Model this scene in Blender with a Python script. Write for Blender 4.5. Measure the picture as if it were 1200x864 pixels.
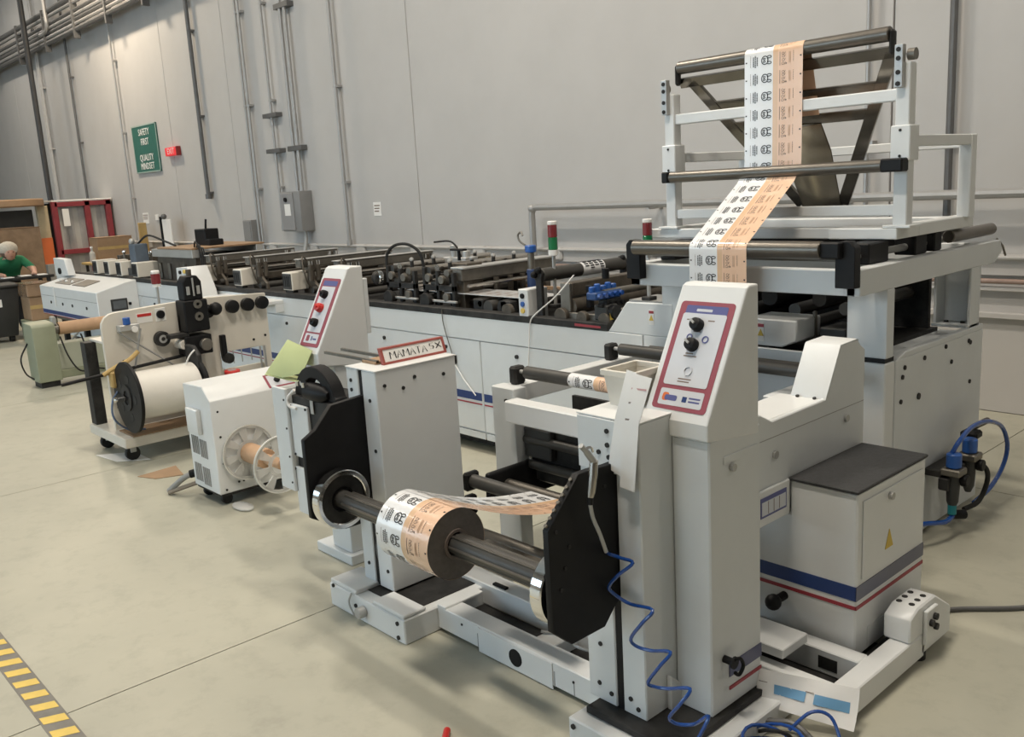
import bpy, bmesh, math, random
from mathutils import Vector, Matrix
random.seed(7)
for o in list(bpy.data.objects): bpy.data.objects.remove(o)
sc = bpy.context.scene
COL = sc.collection
R = math.radians

# ---------------------------------------------------------------- camera
CAM_Z = 1.75
yaw, pitch, roll = R(48.0158), R(11.4612), R(-3.3105)
fwd = Vector((-math.sin(yaw)*math.cos(pitch), math.cos(yaw)*math.cos(pitch), -math.sin(pitch)))
r0 = Vector((math.cos(yaw), math.sin(yaw), 0)); u0 = r0.cross(fwd)
rt = r0*math.cos(roll) + u0*math.sin(roll); up = -r0*math.sin(roll) + u0*math.cos(roll)
cd = bpy.data.cameras.new('camera'); cam = bpy.data.objects.new('camera', cd); COL.objects.link(cam)
cd.sensor_width = 36.0; cd.lens = 1061.75/1200*36.0; cd.clip_end = 200
m = Matrix((rt, up, -fwd)).transposed().to_4x4(); m.translation = (0, 0, CAM_Z); cam.matrix_world = m
sc.camera = cam
# ---------------------------------------------------------------- world, exposure
w = bpy.data.worlds.new('world'); sc.world = w; w.use_nodes = True
w.node_tree.nodes['Background'].inputs[0].default_value = (0.75, 0.8, 0.9, 1)
w.node_tree.nodes['Background'].inputs[1].default_value = 0.05
sc.view_settings.view_transform = 'Standard'; sc.view_settings.look = 'None'
sc.view_settings.gamma = 1; sc.view_settings.use_curve_mapping = False
sc.view_settings.exposure = 0.0
# the hall's ceiling lamps: position, power
LAMP_Z = 6.9
LAMPS = [(-23.0, 4.2, 110), (-17.2, 4.9, 290), (-11.4, 2.6, 120), (-6.4, 3.1, 190), (-2.3, 3.1, 135), (3.4, 4.6, 70),
         (-23.0, -1.8, 30), (-17.2, -1.8, 30), (-11.4, -1.8, 30), (-6.4, -.2, 50), (-1.9, .5, 205), (6.0, -1.8, 10)]
LAMP_COL = (1.0, 0.90, 0.765)
FILL_DAYLIGHT = (0.66, 0.85, 1.0)   # cool fill colour of the unseen panes added to the front wall
FILL_STRENGTH = 4.6

# ---------------------------------------------------------------- materials
MATS = {}
def mat(name, col, rough=0.5, metal=0.0, var=0.0, scale=6.0, bump=0.0, coat=0.0, col2=None, emit=0.0, trans=0.0, alpha=1.0, detail=4.0, spec=None):
    if name in MATS: return MATS[name]
    M = bpy.data.materials.new(name); M.use_nodes = True; nt = M.node_tree; b = nt.nodes['Principled BSDF']
    c = (*col, 1)
    b.inputs['Base Color'].default_value = c; b.inputs['Roughness'].default_value = rough; b.inputs['Metallic'].default_value = metal
    if spec is not None: b.inputs['Specular IOR Level'].default_value = spec
    if coat: b.inputs['Coat Weight'].default_value = coat; b.inputs['Coat Roughness'].default_value = 0.12
    if trans: b.inputs['Transmission Weight'].default_value = trans
    if alpha < 1: b.inputs['Alpha'].default_value = alpha
    if emit: b.inputs['Emission Color'].default_value = c; b.inputs['Emission Strength'].default_value = emit
    if var or bump:
        tc = nt.nodes.new('ShaderNodeTexCoord'); n = nt.nodes.new('ShaderNodeTexNoise')
        n.inputs['Scale'].default_value = scale; n.inputs['Detail'].default_value = detail; n.inputs['Roughness'].default_value = 0.6
        nt.links.new(tc.outputs['Object'], n.inputs['Vector'])
        if var:
            r = nt.nodes.new('ShaderNodeValToRGB'); c2 = col2 or tuple(v*(1-var) for v in col)
            r.color_ramp.elements[0].color = (*c2, 1); r.color_ramp.elements[0].position = 0.32
            r.color_ramp.elements[1].color = c; r.color_ramp.elements[1].position = 0.62
            nt.links.new(n.outputs['Fac'], r.inputs['Fac']); nt.links.new(r.outputs['Color'], b.inputs['Base Color'])
        if bump:
            bp = nt.nodes.new('ShaderNodeBump'); bp.inputs['Strength'].default_value = bump; bp.inputs['Distance'].default_value = 0.01
            nt.links.new(n.outputs['Fac'], bp.inputs['Height']); nt.links.new(bp.outputs['Normal'], b.inputs['Normal'])
    MATS[name] = M; return M
def concrete():
    M = bpy.data.materials.new('floor_concrete'); M.use_nodes = True; nt = M.node_tree; b = nt.nodes['Principled BSDF']; L = nt.links.new
    g = nt.nodes.new('ShaderNodeNewGeometry')
    def noise(s, d, ro):
        n = nt.nodes.new('ShaderNodeTexNoise'); n.inputs['Scale'].default_value = s; n.inputs['Detail'].default_value = d; n.inputs['Roughness'].default_value = ro
        L(g.outputs['Position'], n.inputs['Vector']); return n
    n1 = noise(0.9, 6, 0.62); n2 = noise(7, 8, 0.7); n3 = noise(2.3, 3, 0.5)
    r1 = nt.nodes.new('ShaderNodeValToRGB')
    r1.color_ramp.elements[0].color = (0.355, 0.349, 0.286, 1); r1.color_ramp.elements[0].position = 0.3
    r1.color_ramp.elements[1].color = (0.435, 0.422, 0.342, 1); r1.color_ramp.elements[1].position = 0.68
    L(n1.outputs['Fac'], r1.inputs['Fac'])
    r2 = nt.nodes.new('ShaderNodeValToRGB')
    r2.color_ramp.elements[0].color = (0.86, 0.86, 0.86, 1); r2.color_ramp.elements[0].position = 0.30
    r2.color_ramp.elements[1].color = (1, 1, 1, 1); r2.color_ramp.elements[1].position = 0.5
    L(n2.outputs['Fac'], r2.inputs['Fac'])
    mx = nt.nodes.new('ShaderNodeMix'); mx.data_type = 'RGBA'; mx.blend_type = 'MULTIPLY'; mx.inputs[0].default_value = 1
    L(r1.outputs['Color'], mx.inputs[6]); L(r2.outputs['Color'], mx.inputs[7]); L(mx.outputs[2], b.inputs['Base Color'])
    mr = nt.nodes.new('ShaderNodeMapRange'); mr.inputs[3].default_value = 0.38; mr.inputs[4].default_value = 0.62
    L(n3.outputs['Fac'], mr.inputs[0]); L(mr.outputs[0], b.inputs['Roughness'])
    bp = nt.nodes.new('ShaderNodeBump'); bp.inputs['Strength'].default_value = 0.12; bp.inputs['Distance'].default_value = 0.004
    L(n2.outputs['Fac'], bp.inputs['Height']); L(bp.outputs['Normal'], b.inputs['Normal'])
    MATS['floor'] = M; return M
FLOOR = concrete()
WALL = mat('wall_paint', (0.475, 0.465, 0.455), 0.7, var=0.06, scale=1.3, bump=0.08)
JOINT = mat('dark_joint', (0.16, 0.155, 0.15), 0.9, var=0.2, scale=9)  # dark colour of the floor and wall panel joints
CEIL = mat('ceiling_deck', (0.42, 0.42, 0.41), 0.8, var=0.05, scale=3)
WHITE = mat('white_powder_coat', (0.655, 0.68, 0.69), 0.42, var=0.05, scale=3.5, bump=0.02)
WHITE2 = mat('white_enamel', (0.71, 0.725, 0.725), 0.35, var=0.04, scale=4)
CREAM = mat('cream_enamel', (0.68, 0.645, 0.575), 0.42, var=0.06, scale=4)
GREYP = mat('grey_paint', (0.30, 0.30, 0.29), 0.5, var=0.1, scale=6)
LGREY = mat('light_grey_metal', (0.45, 0.45, 0.44), 0.4, metal=0.4, var=0.1, scale=8)
BLACK = mat('black_paint', (0.010, 0.010, 0.011), 0.5, var=0.3, scale=9, spec=0.22)
BLACKM = mat('black_machinery', (0.035, 0.034, 0.033), 0.55, var=0.35, scale=14, col2=(0.014, 0.014, 0.014), spec=0.25)
RUBBER = mat('black_rubber', (0.015, 0.015, 0.015), 0.75, var=0.2, scale=20)
MAT_TOP = mat('black_ribbed_mat', (0.035, 0.036, 0.038), 0.7, var=0.3, scale=60, bump=0.3)
BRONZE = mat('anodised_roller', (0.17, 0.155, 0.135), 0.34, metal=0.75, var=0.12, scale=10)
DARKROLL = mat('dark_rubber_roller', (0.06, 0.057, 0.052), 0.45, metal=0.2, var=0.2, scale=10)
STEEL = mat('brushed_steel', (0.46, 0.43, 0.39), 0.24, metal=0.95, var=0.12, scale=15)
DSTEEL = mat('dull_steel', (0.21, 0.195, 0.17), 0.42, metal=0.7, var=0.25, scale=12)
TSTEEL = mat('polished_dark_steel', (0.24, 0.225, 0.20), 0.2, metal=0.95, var=0.25, scale=6)
CHROME = mat('chrome', (0.82, 0.82, 0.82), 0.08, metal=1.0)
BROWNM = mat('oiled_machinery', (0.115, 0.098, 0.078), 0.5, metal=0.35, var=0.4, scale=16)
BLUE = mat('blue_stripe', (0.018, 0.045, 0.17), 0.4, var=0.08, scale=6)
RED = mat('red_stripe', (0.33, 0.035, 0.05), 0.45, var=0.08, scale=6)
PANELRED = mat('maroon_panel', (0.30, 0.075, 0.10), 0.4, var=0.08, scale=8)
PANELBLUE = mat('panel_blue', (0.10, 0.11, 0.28), 0.4, var=0.08, scale=8)
PANELGREY = mat('panel_pale_grey', (0.60, 0.62, 0.66), 0.35, var=0.03, scale=8)
REDK = mat('red_plastic', (0.55, 0.03, 0.025), 0.35, var=0.1, scale=9)
ORANGE = mat('orange_logo', (0.65, 0.16, 0.05), 0.4, var=0.05, scale=9)
BLUEK = mat('blue_plastic', (0.02, 0.10, 0.38), 0.35, var=0.1, scale=9)
HOSE = mat('blue_hose', (0.015, 0.07, 0.30), 0.25, var=0.1, scale=9, coat=0.3)
GREENK = mat('green_lens', (0.01, 0.17, 0.06), 0.2, var=0.1, scale=9, coat=0.4)
REDLENS = mat('red_lens', (0.20, 0.025, 0.03), 0.2, var=0.1, scale=9, coat=0.4)
FILMW = mat('film_white', (0.78, 0.79, 0.80), 0.22, var=0.02, scale=9, coat=0.6)
FILMT = mat('film_tan', (0.70, 0.47, 0.30), 0.24, var=0.02, scale=9, coat=0.6)
FILMP = mat('film_peach', (0.78, 0.52, 0.36), 0.24, var=0.03, scale=9, coat=0.6)
INK = mat('black_ink', (0.02, 0.02, 0.022), 0.4, var=0.1, scale=20)
INKG = mat('brown_grey_ink', (0.20, 0.15, 0.12), 0.4, var=0.1, scale=20)
INKL = mat('pale_tan_ink', (0.50, 0.33, 0.22), 0.4, var=0.1, scale=20)
ROLLEND = mat('film_roll_end', (0.10, 0.085, 0.075), 0.6, var=0.25, scale=50)
CARD = mat('cardboard', (0.36, 0.235, 0.14), 0.8, var=0.15, scale=6)
CARD2 = mat('cardboard_wrapped', (0.31, 0.20, 0.12), 0.25, var=0.3, scale=5, coat=0.6, bump=0.4)
TUBEC = mat('paper_core', (0.52, 0.33, 0.20), 0.7, var=0.12, scale=12)
PAPER = mat('white_paper', (0.80, 0.79, 0.77), 0.7, var=0.03, scale=8)
PAPERG = mat('yellow_green_paper', (0.50, 0.55, 0.27), 0.7, var=0.05, scale=8)
PAPERB = mat('blue_print', (0.16, 0.36, 0.58), 0.6, var=0.08, scale=12)
YELLOW = mat('yellow_tape', (0.72, 0.52, 0.12), 0.6, var=0.12, scale=14)
TAPEG = mat('worn_dark_tape', (0.20, 0.19, 0.17), 0.7, var=0.2, scale=14)
GOLDY = mat('yellow_ochre_paint', (0.52, 0.36, 0.14), 0.6, var=0.15, scale=8)
SAGE = mat('sage_green_enamel', (0.27, 0.29, 0.20), 0.5, var=0.08, scale=6)
SIGNG = mat('sign_green', (0.035, 0.14, 0.115), 0.5, var=0.05, scale=5)
LETTER = mat('white_lettering', (0.82, 0.82, 0.80), 0.5, var=0.02, scale=9)
EXITR = mat('exit_red_lens', (0.75, 0.04, 0.05), 0.35, emit=0.35)
CONDUIT = mat('conduit_grey', (0.42, 0.415, 0.41), 0.45, metal=0.5, var=0.1, scale=8)
DCONDUIT = mat('conduit_dark', (0.15, 0.15, 0.15), 0.5, metal=0.4, var=0.15, scale=8)
PCONDUIT = mat('painted_conduit', (0.50, 0.49, 0.48), 0.6, var=0.05, scale=8)
EBOX = mat('electrical_box_grey', (0.24, 0.24, 0.24), 0.5, var=0.08, scale=7)
RUST = mat('red_oxide_steel', (0.26, 0.035, 0.045), 0.55, var=0.2, scale=8)
CLEAR = mat('clear_plastic', (0.72, 0.72, 0.70), 0.18, var=0.03, scale=9, alpha=0.55)
CLOUDY = mat('cloudy_vinyl', (0.55, 0.55, 0.55), 0.3, var=0.15, scale=5, alpha=0.6)
SKIN = mat('skin', (0.50, 0.28, 0.20), 0.55, var=0.08, scale=20)
SHIRT = mat('green_shirt', (0.02, 0.19, 0.085), 0.8, var=0.2, scale=14)
TROUSER = mat('dark_trousers', (0.02, 0.02, 0.024), 0.8, var=0.2, scale=14)
NET = mat('hair_net', (0.58, 0.53, 0.45), 0.8, var=0.15, scale=40)
HAIR = mat('brown_hair', (0.14, 0.09, 0.06), 0.6, var=0.2, scale=30)
BINM = mat('dark_grey_plastic', (0.035, 0.036, 0.036), 0.55, var=0.15, scale=8)
BROWNP = mat('brown_board', (0.33, 0.21, 0.12), 0.65, var=0.2, scale=7)
LAMPM = mat('lamp_diffuser', (1, 0.92, 0.8), 0.5, emit=4.0)
GOLDFILM = mat('metallised_plate', (0.60, 0.54, 0.43), 0.2, metal=0.9, var=0.18, scale=5)
TEAL = mat('teal_plastic', (0.01, 0.22, 0.26), 0.4, var=0.1, scale=9)
WARN = mat('warning_yellow', (0.62, 0.44, 0.06), 0.5, var=0.06, scale=12)

# ---------------------------------------------------------------- mesh helpers
WL = {}   # world location of every object we make
class MB:
    def __init__(s): s.v = []; s.f = []; s.mi = []
    def raw(s, v, f, mi=0):
        n = len(s.v); s.v += [tuple(p) for p in v]; s.f += [tuple(i+n for i in q) for q in f]; s.mi += [mi]*len(f); return s
    def box(s, x0, x1, y0, y1, z0, z1, mi=0):
        return s.raw([(x0,y0,z0),(x1,y0,z0),(x1,y1,z0),(x0,y1,z0),(x0,y0,z1),(x1,y0,z1),(x1,y1,z1),(x0,y1,z1)],
                     [(0,3,2,1),(4,5,6,7),(0,1,5,4),(1,2,6,5),(2,3,7,6),(3,0,4,7)], mi)
    def cyl(s, p, q, r, n=18, r2=None, mi=0):
        p = Vector(p); q = Vector(q); d = (q-p).normalized(); a = d.orthogonal().normalized(); b = d.cross(a)
        r2 = r if r2 is None else r2; v = []
        for c, rr in ((p, r), (q, r2)):
            for i in range(n):
                t = 2*math.pi*i/n; v.append(c + a*math.cos(t)*rr + b*math.sin(t)*rr)
        f = [(i, (i+1) % n, n+(i+1) % n, n+i) for i in range(n)] + [tuple(range(n-1, -1, -1)), tuple(range(n, 2*n))]
        return s.raw(v, f, mi)
    def ring(s, p, q, ri, ro, n=32, mi=0):
        p = Vector(p); q = Vector(q); d = (q-p).normalized(); a = d.orthogonal().normalized(); b = d.cross(a); v = []
        for c, rr in ((p, ro), (q, ro), (q, ri), (p, ri)):
            for i in range(n):
                t = 2*math.pi*i/n; v.append(c + a*math.cos(t)*rr + b*math.sin(t)*rr)
        f = []
        for k in range(4):
            k2 = (k+1) % 4
            for i in range(n): j = (i+1) % n; f.append((k*n+i, k*n+j, k2*n+j, k2*n+i))
        return s.raw(v, f, mi)
    def lathe(s, p, d, prof, n=24, mi=0):
        p = Vector(p); d = Vector(d).normalized(); a = d.orthogonal().normalized(); b = d.cross(a); v = []; f = []
        for (h, rr) in prof:
            for i in range(n):
                t = 2*math.pi*i/n; v.append(p + d*h + a*math.cos(t)*rr + b*math.sin(t)*rr)
        for k in range(len(prof)-1):
            for i in range(n): j = (i+1) % n; f.append((k*n+i, k*n+j, (k+1)*n+j, (k+1)*n+i))
        f.append(tuple(range(n-1, -1, -1))); f.append(tuple(range((len(prof)-1)*n, len(prof)*n)))
        return s.raw(v, f, mi)
    def tube(s, pts, r, n=8, mi=0, closed=False):
        P = [Vector(p) for p in pts]; v = []; f = []; a = None; N = len(P)
        for i, p in enumerate(P):
            t = ((P[(i+1) % N] if closed or i < N-1 else p) - (P[i-1] if closed or i > 0 else p)).normalized()
            a = (a - t*a.dot(t)).normalized() if a is not None and (a - t*a.dot(t)).length > 1e-5 else t.orthogonal().normalized()
            b = t.cross(a); rr = r[i] if isinstance(r, (list, tuple)) else r
            for k in range(n):
                g = 2*math.pi*k/n; v.append(p + a*math.cos(g)*rr + b*math.sin(g)*rr)
        for i in range(N if closed else N-1):
            j = (i+1) % N
            for k in range(n): l = (k+1) % n; f.append((i*n+k, i*n+l, j*n+l, j*n+k))
        if not closed: f.append(tuple(range(n-1, -1, -1))); f.append(tuple(range((N-1)*n, N*n)))
        return s.raw(v, f, mi)
    def prism(s, poly, axis, a, b, mi=0):
        n = len(poly)
        mk = {'x': lambda p, t: (t, p[0], p[1]), 'y': lambda p, t: (p[0], t, p[1]), 'z': lambda p, t: (p[0], p[1], t)}[axis]
        v = [mk(p, a) for p in poly] + [mk(p, b) for p in poly]
        f = [(i, (i+1) % n, n+(i+1) % n, n+i) for i in range(n)] + [tuple(range(n-1, -1, -1)), tuple(range(n, 2*n))]
        return s.raw(v, f, mi)
    def sphere(s, c, r, n=16, mi=0):
        rx, ry, rz = (r, r, r) if not isinstance(r, (tuple, list)) else r; k = n//2; v = []; f = []
        for i in range(1, k):
            th = math.pi*i/k
            for j in range(n):
                ph = 2*math.pi*j/n; v.append((c[0]+rx*math.sin(th)*math.cos(ph), c[1]+ry*math.sin(th)*math.sin(ph), c[2]+rz*math.cos(th)))
        t = len(v); v += [(c[0], c[1], c[2]+rz), (c[0], c[1], c[2]-rz)]
        for i in range(k-2):
            for j in range(n): l = (j+1) % n; f.append((i*n+j, i*n+l, (i+1)*n+l, (i+1)*n+j))
        for j in range(n): l = (j+1) % n; f.append((t, l, j)); f.append((t+1, (k-2)*n+j, (k-2)*n+l))
        return s.raw(v, f, mi)
    def build(s, name, mt, parent=None, bev=0.0, seg=1, ang=35):
        xs = [p[0] for p in s.v]; ys = [p[1] for p in s.v]; zs = [p[2] for p in s.v]
        c = Vector(((min(xs)+max(xs))/2, (min(ys)+max(ys))/2, min(zs)))
        me = bpy.data.meshes.new(name); me.from_pydata([tuple(Vector(p)-c) for p in s.v], [], s.f)
        ms = mt if isinstance(mt, (list, tuple)) else [mt]
        for q in ms: me.materials.append(q)
        if len(ms) > 1: me.polygons.foreach_set('material_index', s.mi)
        bm = bmesh.new(); bm.from_mesh(me)
        bmesh.ops.recalc_face_normals(bm, faces=bm.faces)
        if bev:
            ed = [e for e in bm.edges if len(e.link_faces) == 2 and e.calc_face_angle(0) > R(40)]
            if ed: bmesh.ops.bevel(bm, geom=ed, offset=bev, segments=seg, affect='EDGES', profile=0.5, clamp_overlap=True)
        bm.to_mesh(me); bm.free()
        me.shade_smooth(); me.set_sharp_from_angle(angle=R(ang))
        o = bpy.data.objects.new(name, me); COL.objects.link(o)
        if parent is not None:
            o.parent = parent; o.location = c - WL[parent.name]
        else: o.location = c
        WL[o.name] = c
        return o
def thing(name, label, cat, loc, group=None):
    o = bpy.data.objects.new(name, None); COL.objects.link(o); o.location = loc; o.empty_display_size = 0.05
    WL[o.name] = Vector(loc); return tag(o, label, cat, group)
def tag(o, label=None, cat=None, group=None, kind=None):
    if label: o['label'] = label
    if cat: o['category'] = cat
    if group: o['group'] = group
    if kind: o['kind'] = kind
    return o
def struct(o): o['kind'] = 'structure'; return o
def B(name, mt, parent, x0, x1, y0, y1, z0, z1, bev=0.003, seg=1): return MB().box(x0, x1, y0, y1, z0, z1).build(name, mt, parent, bev, seg)
def CY(name, mt, parent, p, q, r, n=18, bev=0.0, r2=None): return MB().cyl(p, q, r, n, r2).build(name, mt, parent, bev)
def TB(name, mt, parent, pts, r, n=8): return MB().tube(smooth(pts), r, n).build(name, mt, parent)
def PR(name, mt, parent, poly, axis, a, b, bev=0.003, seg=1): return MB().prism(poly, axis, a, b).build(name, mt, parent, bev, seg)
def smooth(pts, k=6):
    P = [Vector(p) for p in pts]
    if len(P) < 3: return P
    out = []
    for i in range(len(P)-1):
        a = P[i-1] if i else P[i]*2-P[i+1]; b = P[i]; c = P[i+1]; d = P[i+2] if i+2 < len(P) else P[i+1]*2-P[i]
        for j in range(k):
            t = j/k; out.append(0.5*((2*b)+(c-a)*t+(2*a-5*b+4*c-d)*t*t+(3*b-a-3*c+d)*t**3))
    out.append(P[-1]); return out
def rrect(x0, x1, y0, y1, r, k=4):
    out = []
    for cx, cy, a0 in ((x1-r, y1-r, 0), (x0+r, y1-r, 90), (x0+r, y0+r, 180), (x1-r, y0+r, 270)):
        for i in range(k+1): t = R(a0+90*i/k); out.append((cx+r*math.cos(t), cy+r*math.sin(t)))
    return out
def copy_tree(o, off, label=None, parent=None):
    c = o.copy(); COL.objects.link(c)
    if parent is None: c.location = Vector(o.location)+Vector(off); WL[c.name] = WL[o.name]+Vector(off)
    else: c.parent = parent
    if label: c['label'] = label
    for ch in list(o.children): copy_tree(ch, off, None, c)
    return c
def tmesh(txt, size=1.0):
    cu = bpy.data.curves.new('t', 'FONT'); cu.body = txt; cu.size = size; cu.align_x = 'CENTER'; cu.align_y = 'CENTER'; cu.resolution_u = 2
    ob = bpy.data.objects.new('t', cu); COL.objects.link(ob)
    me = bpy.data.meshes.new_from_object(ob)
    v = [tuple(p.co) for p in me.vertices]; f = [tuple(p.vertices) for p in me.polygons]
    bpy.data.objects.remove(ob); bpy.data.curves.remove(cu); bpy.data.meshes.remove(me); return v, f
def text(name, txt, size, mt, parent, o, ux, uy, bold=1.0):
    """flat lettering in the plane spanned by ux, uy, centred on o"""
    v, f = tmesh(txt, size); o = Vector(o); ux = Vector(ux); uy = Vector(uy)
    return MB().raw([o+ux*p[0]*bold+uy*p[1] for p in v], f).build(name, mt, parent)
def ribbon(mb, pts, wd, fn, mi=0):
    """a stroke of width wd along 2D pts, mapped to 3D by fn"""
    n = len(pts)
    v = []
    for i, p in enumerate(pts):
        a = pts[max(i-1, 0)]; b = pts[min(i+1, n-1)]; dx, dy = b[0]-a[0], b[1]-a[1]; l = math.hypot(dx, dy) or 1
        nx, ny = -dy/l*wd/2, dx/l*wd/2
        v += [fn(p[0]+nx, p[1]+ny), fn(p[0]-nx, p[1]-ny)]
    mb.raw(v, [(2*i, 2*i+1, 2*i+3, 2*i+2) for i in range(n-1)], mi)
# ================================================================= the hall
X0, X1, Y0, Y1, ZC = -33.0, 9.0, -8.0, 6.6, 8.6
fl = struct(MB().box(X0, X1, Y0, Y1+0.3, -0.2, -0.012).build('floor', JOINT))
jx = [-3.28+3.0*k for k in range(-10, 5)]
for ya, yb, sh in ((Y0, -1.3, 0), (-1.3, 4.95, 0), (4.95, Y1, 1.28)):
    xs = [X0]+[x+sh for x in jx if X0+.5 < x+sh < X1-.5]+[X1]
    for a, b in zip(xs, xs[1:]):
        MB().box(a+.003, b-.003, ya+.003, yb-.003, -0.02, 0.0).build('slab', FLOOR, fl)
wb = struct(MB().box(X0, X1, Y1+.02, Y1+.3, 0, ZC).build('wall_back', JOINT))
px = [X0, -28.2, -24.4, -20.4, -17.95, -15.7, -13.4, -8.8, -3.1, 2.6, X1]
for a, b in zip(px, px[1:]):
    MB().box(a+.006, b-.006, Y1, Y1+.05, 0, ZC).build('panel', WALL, wb, 0.004)
struct(MB().box(X0-.3, X0, Y0, Y1+.3, 0, ZC).build('wall_left', WALL))
struct(MB().box(X1, X1+.3, Y0, Y1+.3, 0, ZC).build('wall_right', WALL))
struct(MB().box(X0-.3, X1+.3, Y0-.3, Y0, 0, ZC).build('wall_front', WALL))
struct(MB().box(X0-.3, X1+.3, Y0-.3, Y1+.3, ZC, ZC+.2).build('ceiling', CEIL))

# glowing panes added unseen behind the camera, a cool daylight fill on front faces
FILLP = mat('fill_pane', FILL_DAYLIGHT, 0.5, emit=FILL_STRENGTH)
for n, xc in enumerate((-19.5, -15.5, -11.5, -7.5, -3.5)):
    wi = struct(MB().box(xc-1.6, xc+1.6, Y0, Y0+.03, 1.6, 4.8).build('fill_window_%d' % (n+1), FILLP))
    for x in (xc-1.6, xc, xc+1.6): B('fill_window_frame', WHITE, wi, x-.05, x+.05, Y0, Y0+.08, 1.55, 4.85, .004)
    for z in (1.6, 3.2, 4.8): B('fill_window_rail', WHITE, wi, xc-1.6, xc+1.6, Y0, Y0+.07, z-.05, z+.05, .004)

# guard rail and raceway that run along the wall
g = struct(MB().prism([(6.6, 1.10), (6.52, 1.09), (6.52, 1.075), (6.56, 1.06), (6.56, 0.96), (6.6, 0.95)], 'x', -20.3, X1).build('trim_1', PCONDUIT, None, 0.003))
k = 0
for x in [-19.5+1.18*i for i in range(24)]:
    B('bracket', WALL, g, x-.1, x+.1, 6.525, 6.60, .97, 1.105, .02)
g2 = struct(MB().box(-20.3, X1, 6.55, 6.6, 0.665, 0.705).build('trim_2', WALL, None, 0.004))
g3 = struct(MB().box(-20.3, X1, 6.54, 6.6, 0.855, 0.885).build('trim_3', WALL, None, 0.004))

def pipe(name, mt, pts, r, label, cat='pipe', group=None, n=10, parent=None):
    o = MB().tube(pts, r, n).build(name, mt, parent)
    return tag(o, label, cat, group) if parent is None else o
pipe('water_pipe', mat('copper_dull', (0.36, 0.26, 0.22), 0.5, 0.4, var=0.15), [(-20, 6.53, .925), (X1, 6.53, .925)], .017, 'brownish thin pipe running along the wall above the pale ledge')
t = thing('air_pipe', 'grey pipe turning from the floor and running level along the wall', 'pipe', (-6.70, 6.42, 0))
pipe('pipe_run', CONDUIT, [(-6.70, 6.42, .02), (-6.70, 6.42, 1.0), (-6.70, 6.42, 1.45), (-6.69, 6.42, 1.49), (-6.66, 6.42, 1.508), (-6.62, 6.42, 1.514), (-5, 6.42, 1.514), (X1, 6.42, 1.514)], .034, '', parent=t)
MB().sphere((-6.692, 6.42, 1.502), .046).build('elbow', CONDUIT, t)
for x in (-5.2, -3.4, -1.6, 1, 4): B('pipe_clamp', CONDUIT, t, x-.02, x+.02, 6.4, 6.599, 1.468, 1.478, .001)

# vertical conduits on the wall
def conduit(x, zb, r, mt, label, pair=0, foot=True, ztop=ZC, y=6.53, straps=(1.9, 3.1, 4.4, 5.8, 7.2)):
    t = thing('conduit', label, 'conduit', (x, y, zb), 'conduits rising up the wall')
    for i in range(2 if pair else 1):
        MB().tube([(x+i*pair, y, zb), (x+i*pair, y, ztop)], r, 10).build('conduit_pipe', mt, t)
    if foot: MB().cyl((x, y, zb-.02), (x, y, zb+.06), r*1.5, 10).build('coupling', mt, t)
    for z in straps:
        if z > zb: B('strap', mt, t, x-r-.03, x+pair+r+.03, y-.005, 6.599, z-.015, z+.015, .002)
    return t
conduit(-21.3, 0.0, .055, mat('dark_post_paint', (.05, .05, .052), .5, var=.2), 'thick dark conduit near the red strip door at far left', ztop=ZC, y=6.12, straps=(7.2,))
conduit(-22.2, 0.9, .022, PCONDUIT, 'pale pair of thin conduits just right of the thick dark one', pair=.12, foot=False)
conduit(-20.2, 1.3, .024, DCONDUIT, 'thin dark conduit above the red strip door', foot=False)
conduit(-17.75, 1.1, .018, CONDUIT, 'thin grey conduit left of the green safety sign', foot=False)
conduit(-14.38, 1.82, .034, DCONDUIT, 'dark conduit ending in mid wall right of the exit sign')
conduit(-12.78, 1.0, .02, CONDUIT, 'pair of grey conduits dropping behind the machine to a small box', pair=.1, foot=False)
conduit(-12.02, 1.3, .02, CONDUIT, 'grey conduit with slotted clamps left of the wall disconnect box', foot=True)
conduit(-10.3, 1.1, .025, CONDUIT, 'lone grey conduit right of the wall disconnect box')
conduit(-3.25, 1.45, .018, CONDUIT, 'thin grey conduit behind the folding triangle', foot=False)
conduit(-2.66, 1.0, .026, DCONDUIT, 'dark conduit at the right behind the forming tower', foot=False)
t = thing('conduit', 'pair of grey conduits feeding the wall disconnect box', 'conduit', (-11.42, 6.53, 1.83), 'conduits rising up the wall')
for x in (-11.5, -11.38): MB().tube([(x, 6.53, 1.83), (x, 6.53, ZC)], .026, 10).build('conduit_pipe', CONDUIT, t)
for z, xa, xb in ((2.41, -11.62, -11.25), (4.27, -11.62, -11.25)): MB().box(xa, xb, 6.5, 6.6, z-.035, z+.035).build('strut_clamp', DCONDUIT, t, .003)
for z in (2.41, 2.9): tag(B('strut_clamp', DCONDUIT, None, -12.22, -11.84, 6.49, 6.6, z-.03, z+.03, .003), ('lower' if z < 2.6 else 'upper')+' slotted strut clamp across the conduit left of the disconnect box', 'clamp', 'strut clamps')
t = thing('disconnect_switch', 'grey electrical disconnect box with a label on the wall', 'electrical box', (-11.5, 6.5, 1.28))
B('enclosure', EBOX, t, -11.78, -11.25, 6.40, 6.6, 1.28, 1.83, .008, 2)
B('door', mat('electrical_box_door', (.28, .28, .285), .5, var=.06), t, -11.77, -11.42, 6.385, 6.40, 1.3, 1.81, .004)
B('rating_label', PAPER, t, -11.66, -11.5, 6.383, 6.386, 1.5, 1.66, 0)
CY('handle', BLACK, t, (-11.6, 6.36, 1.72), (-11.6, 6.385, 1.72), .03)
MB().tube(smooth([(-11.36, 6.5, 1.28), (-11.36, 6.5, 1.15), (-11.36, 6.45, .95)]), .03, 10).build('drop_conduit', LGREY, t)
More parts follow.
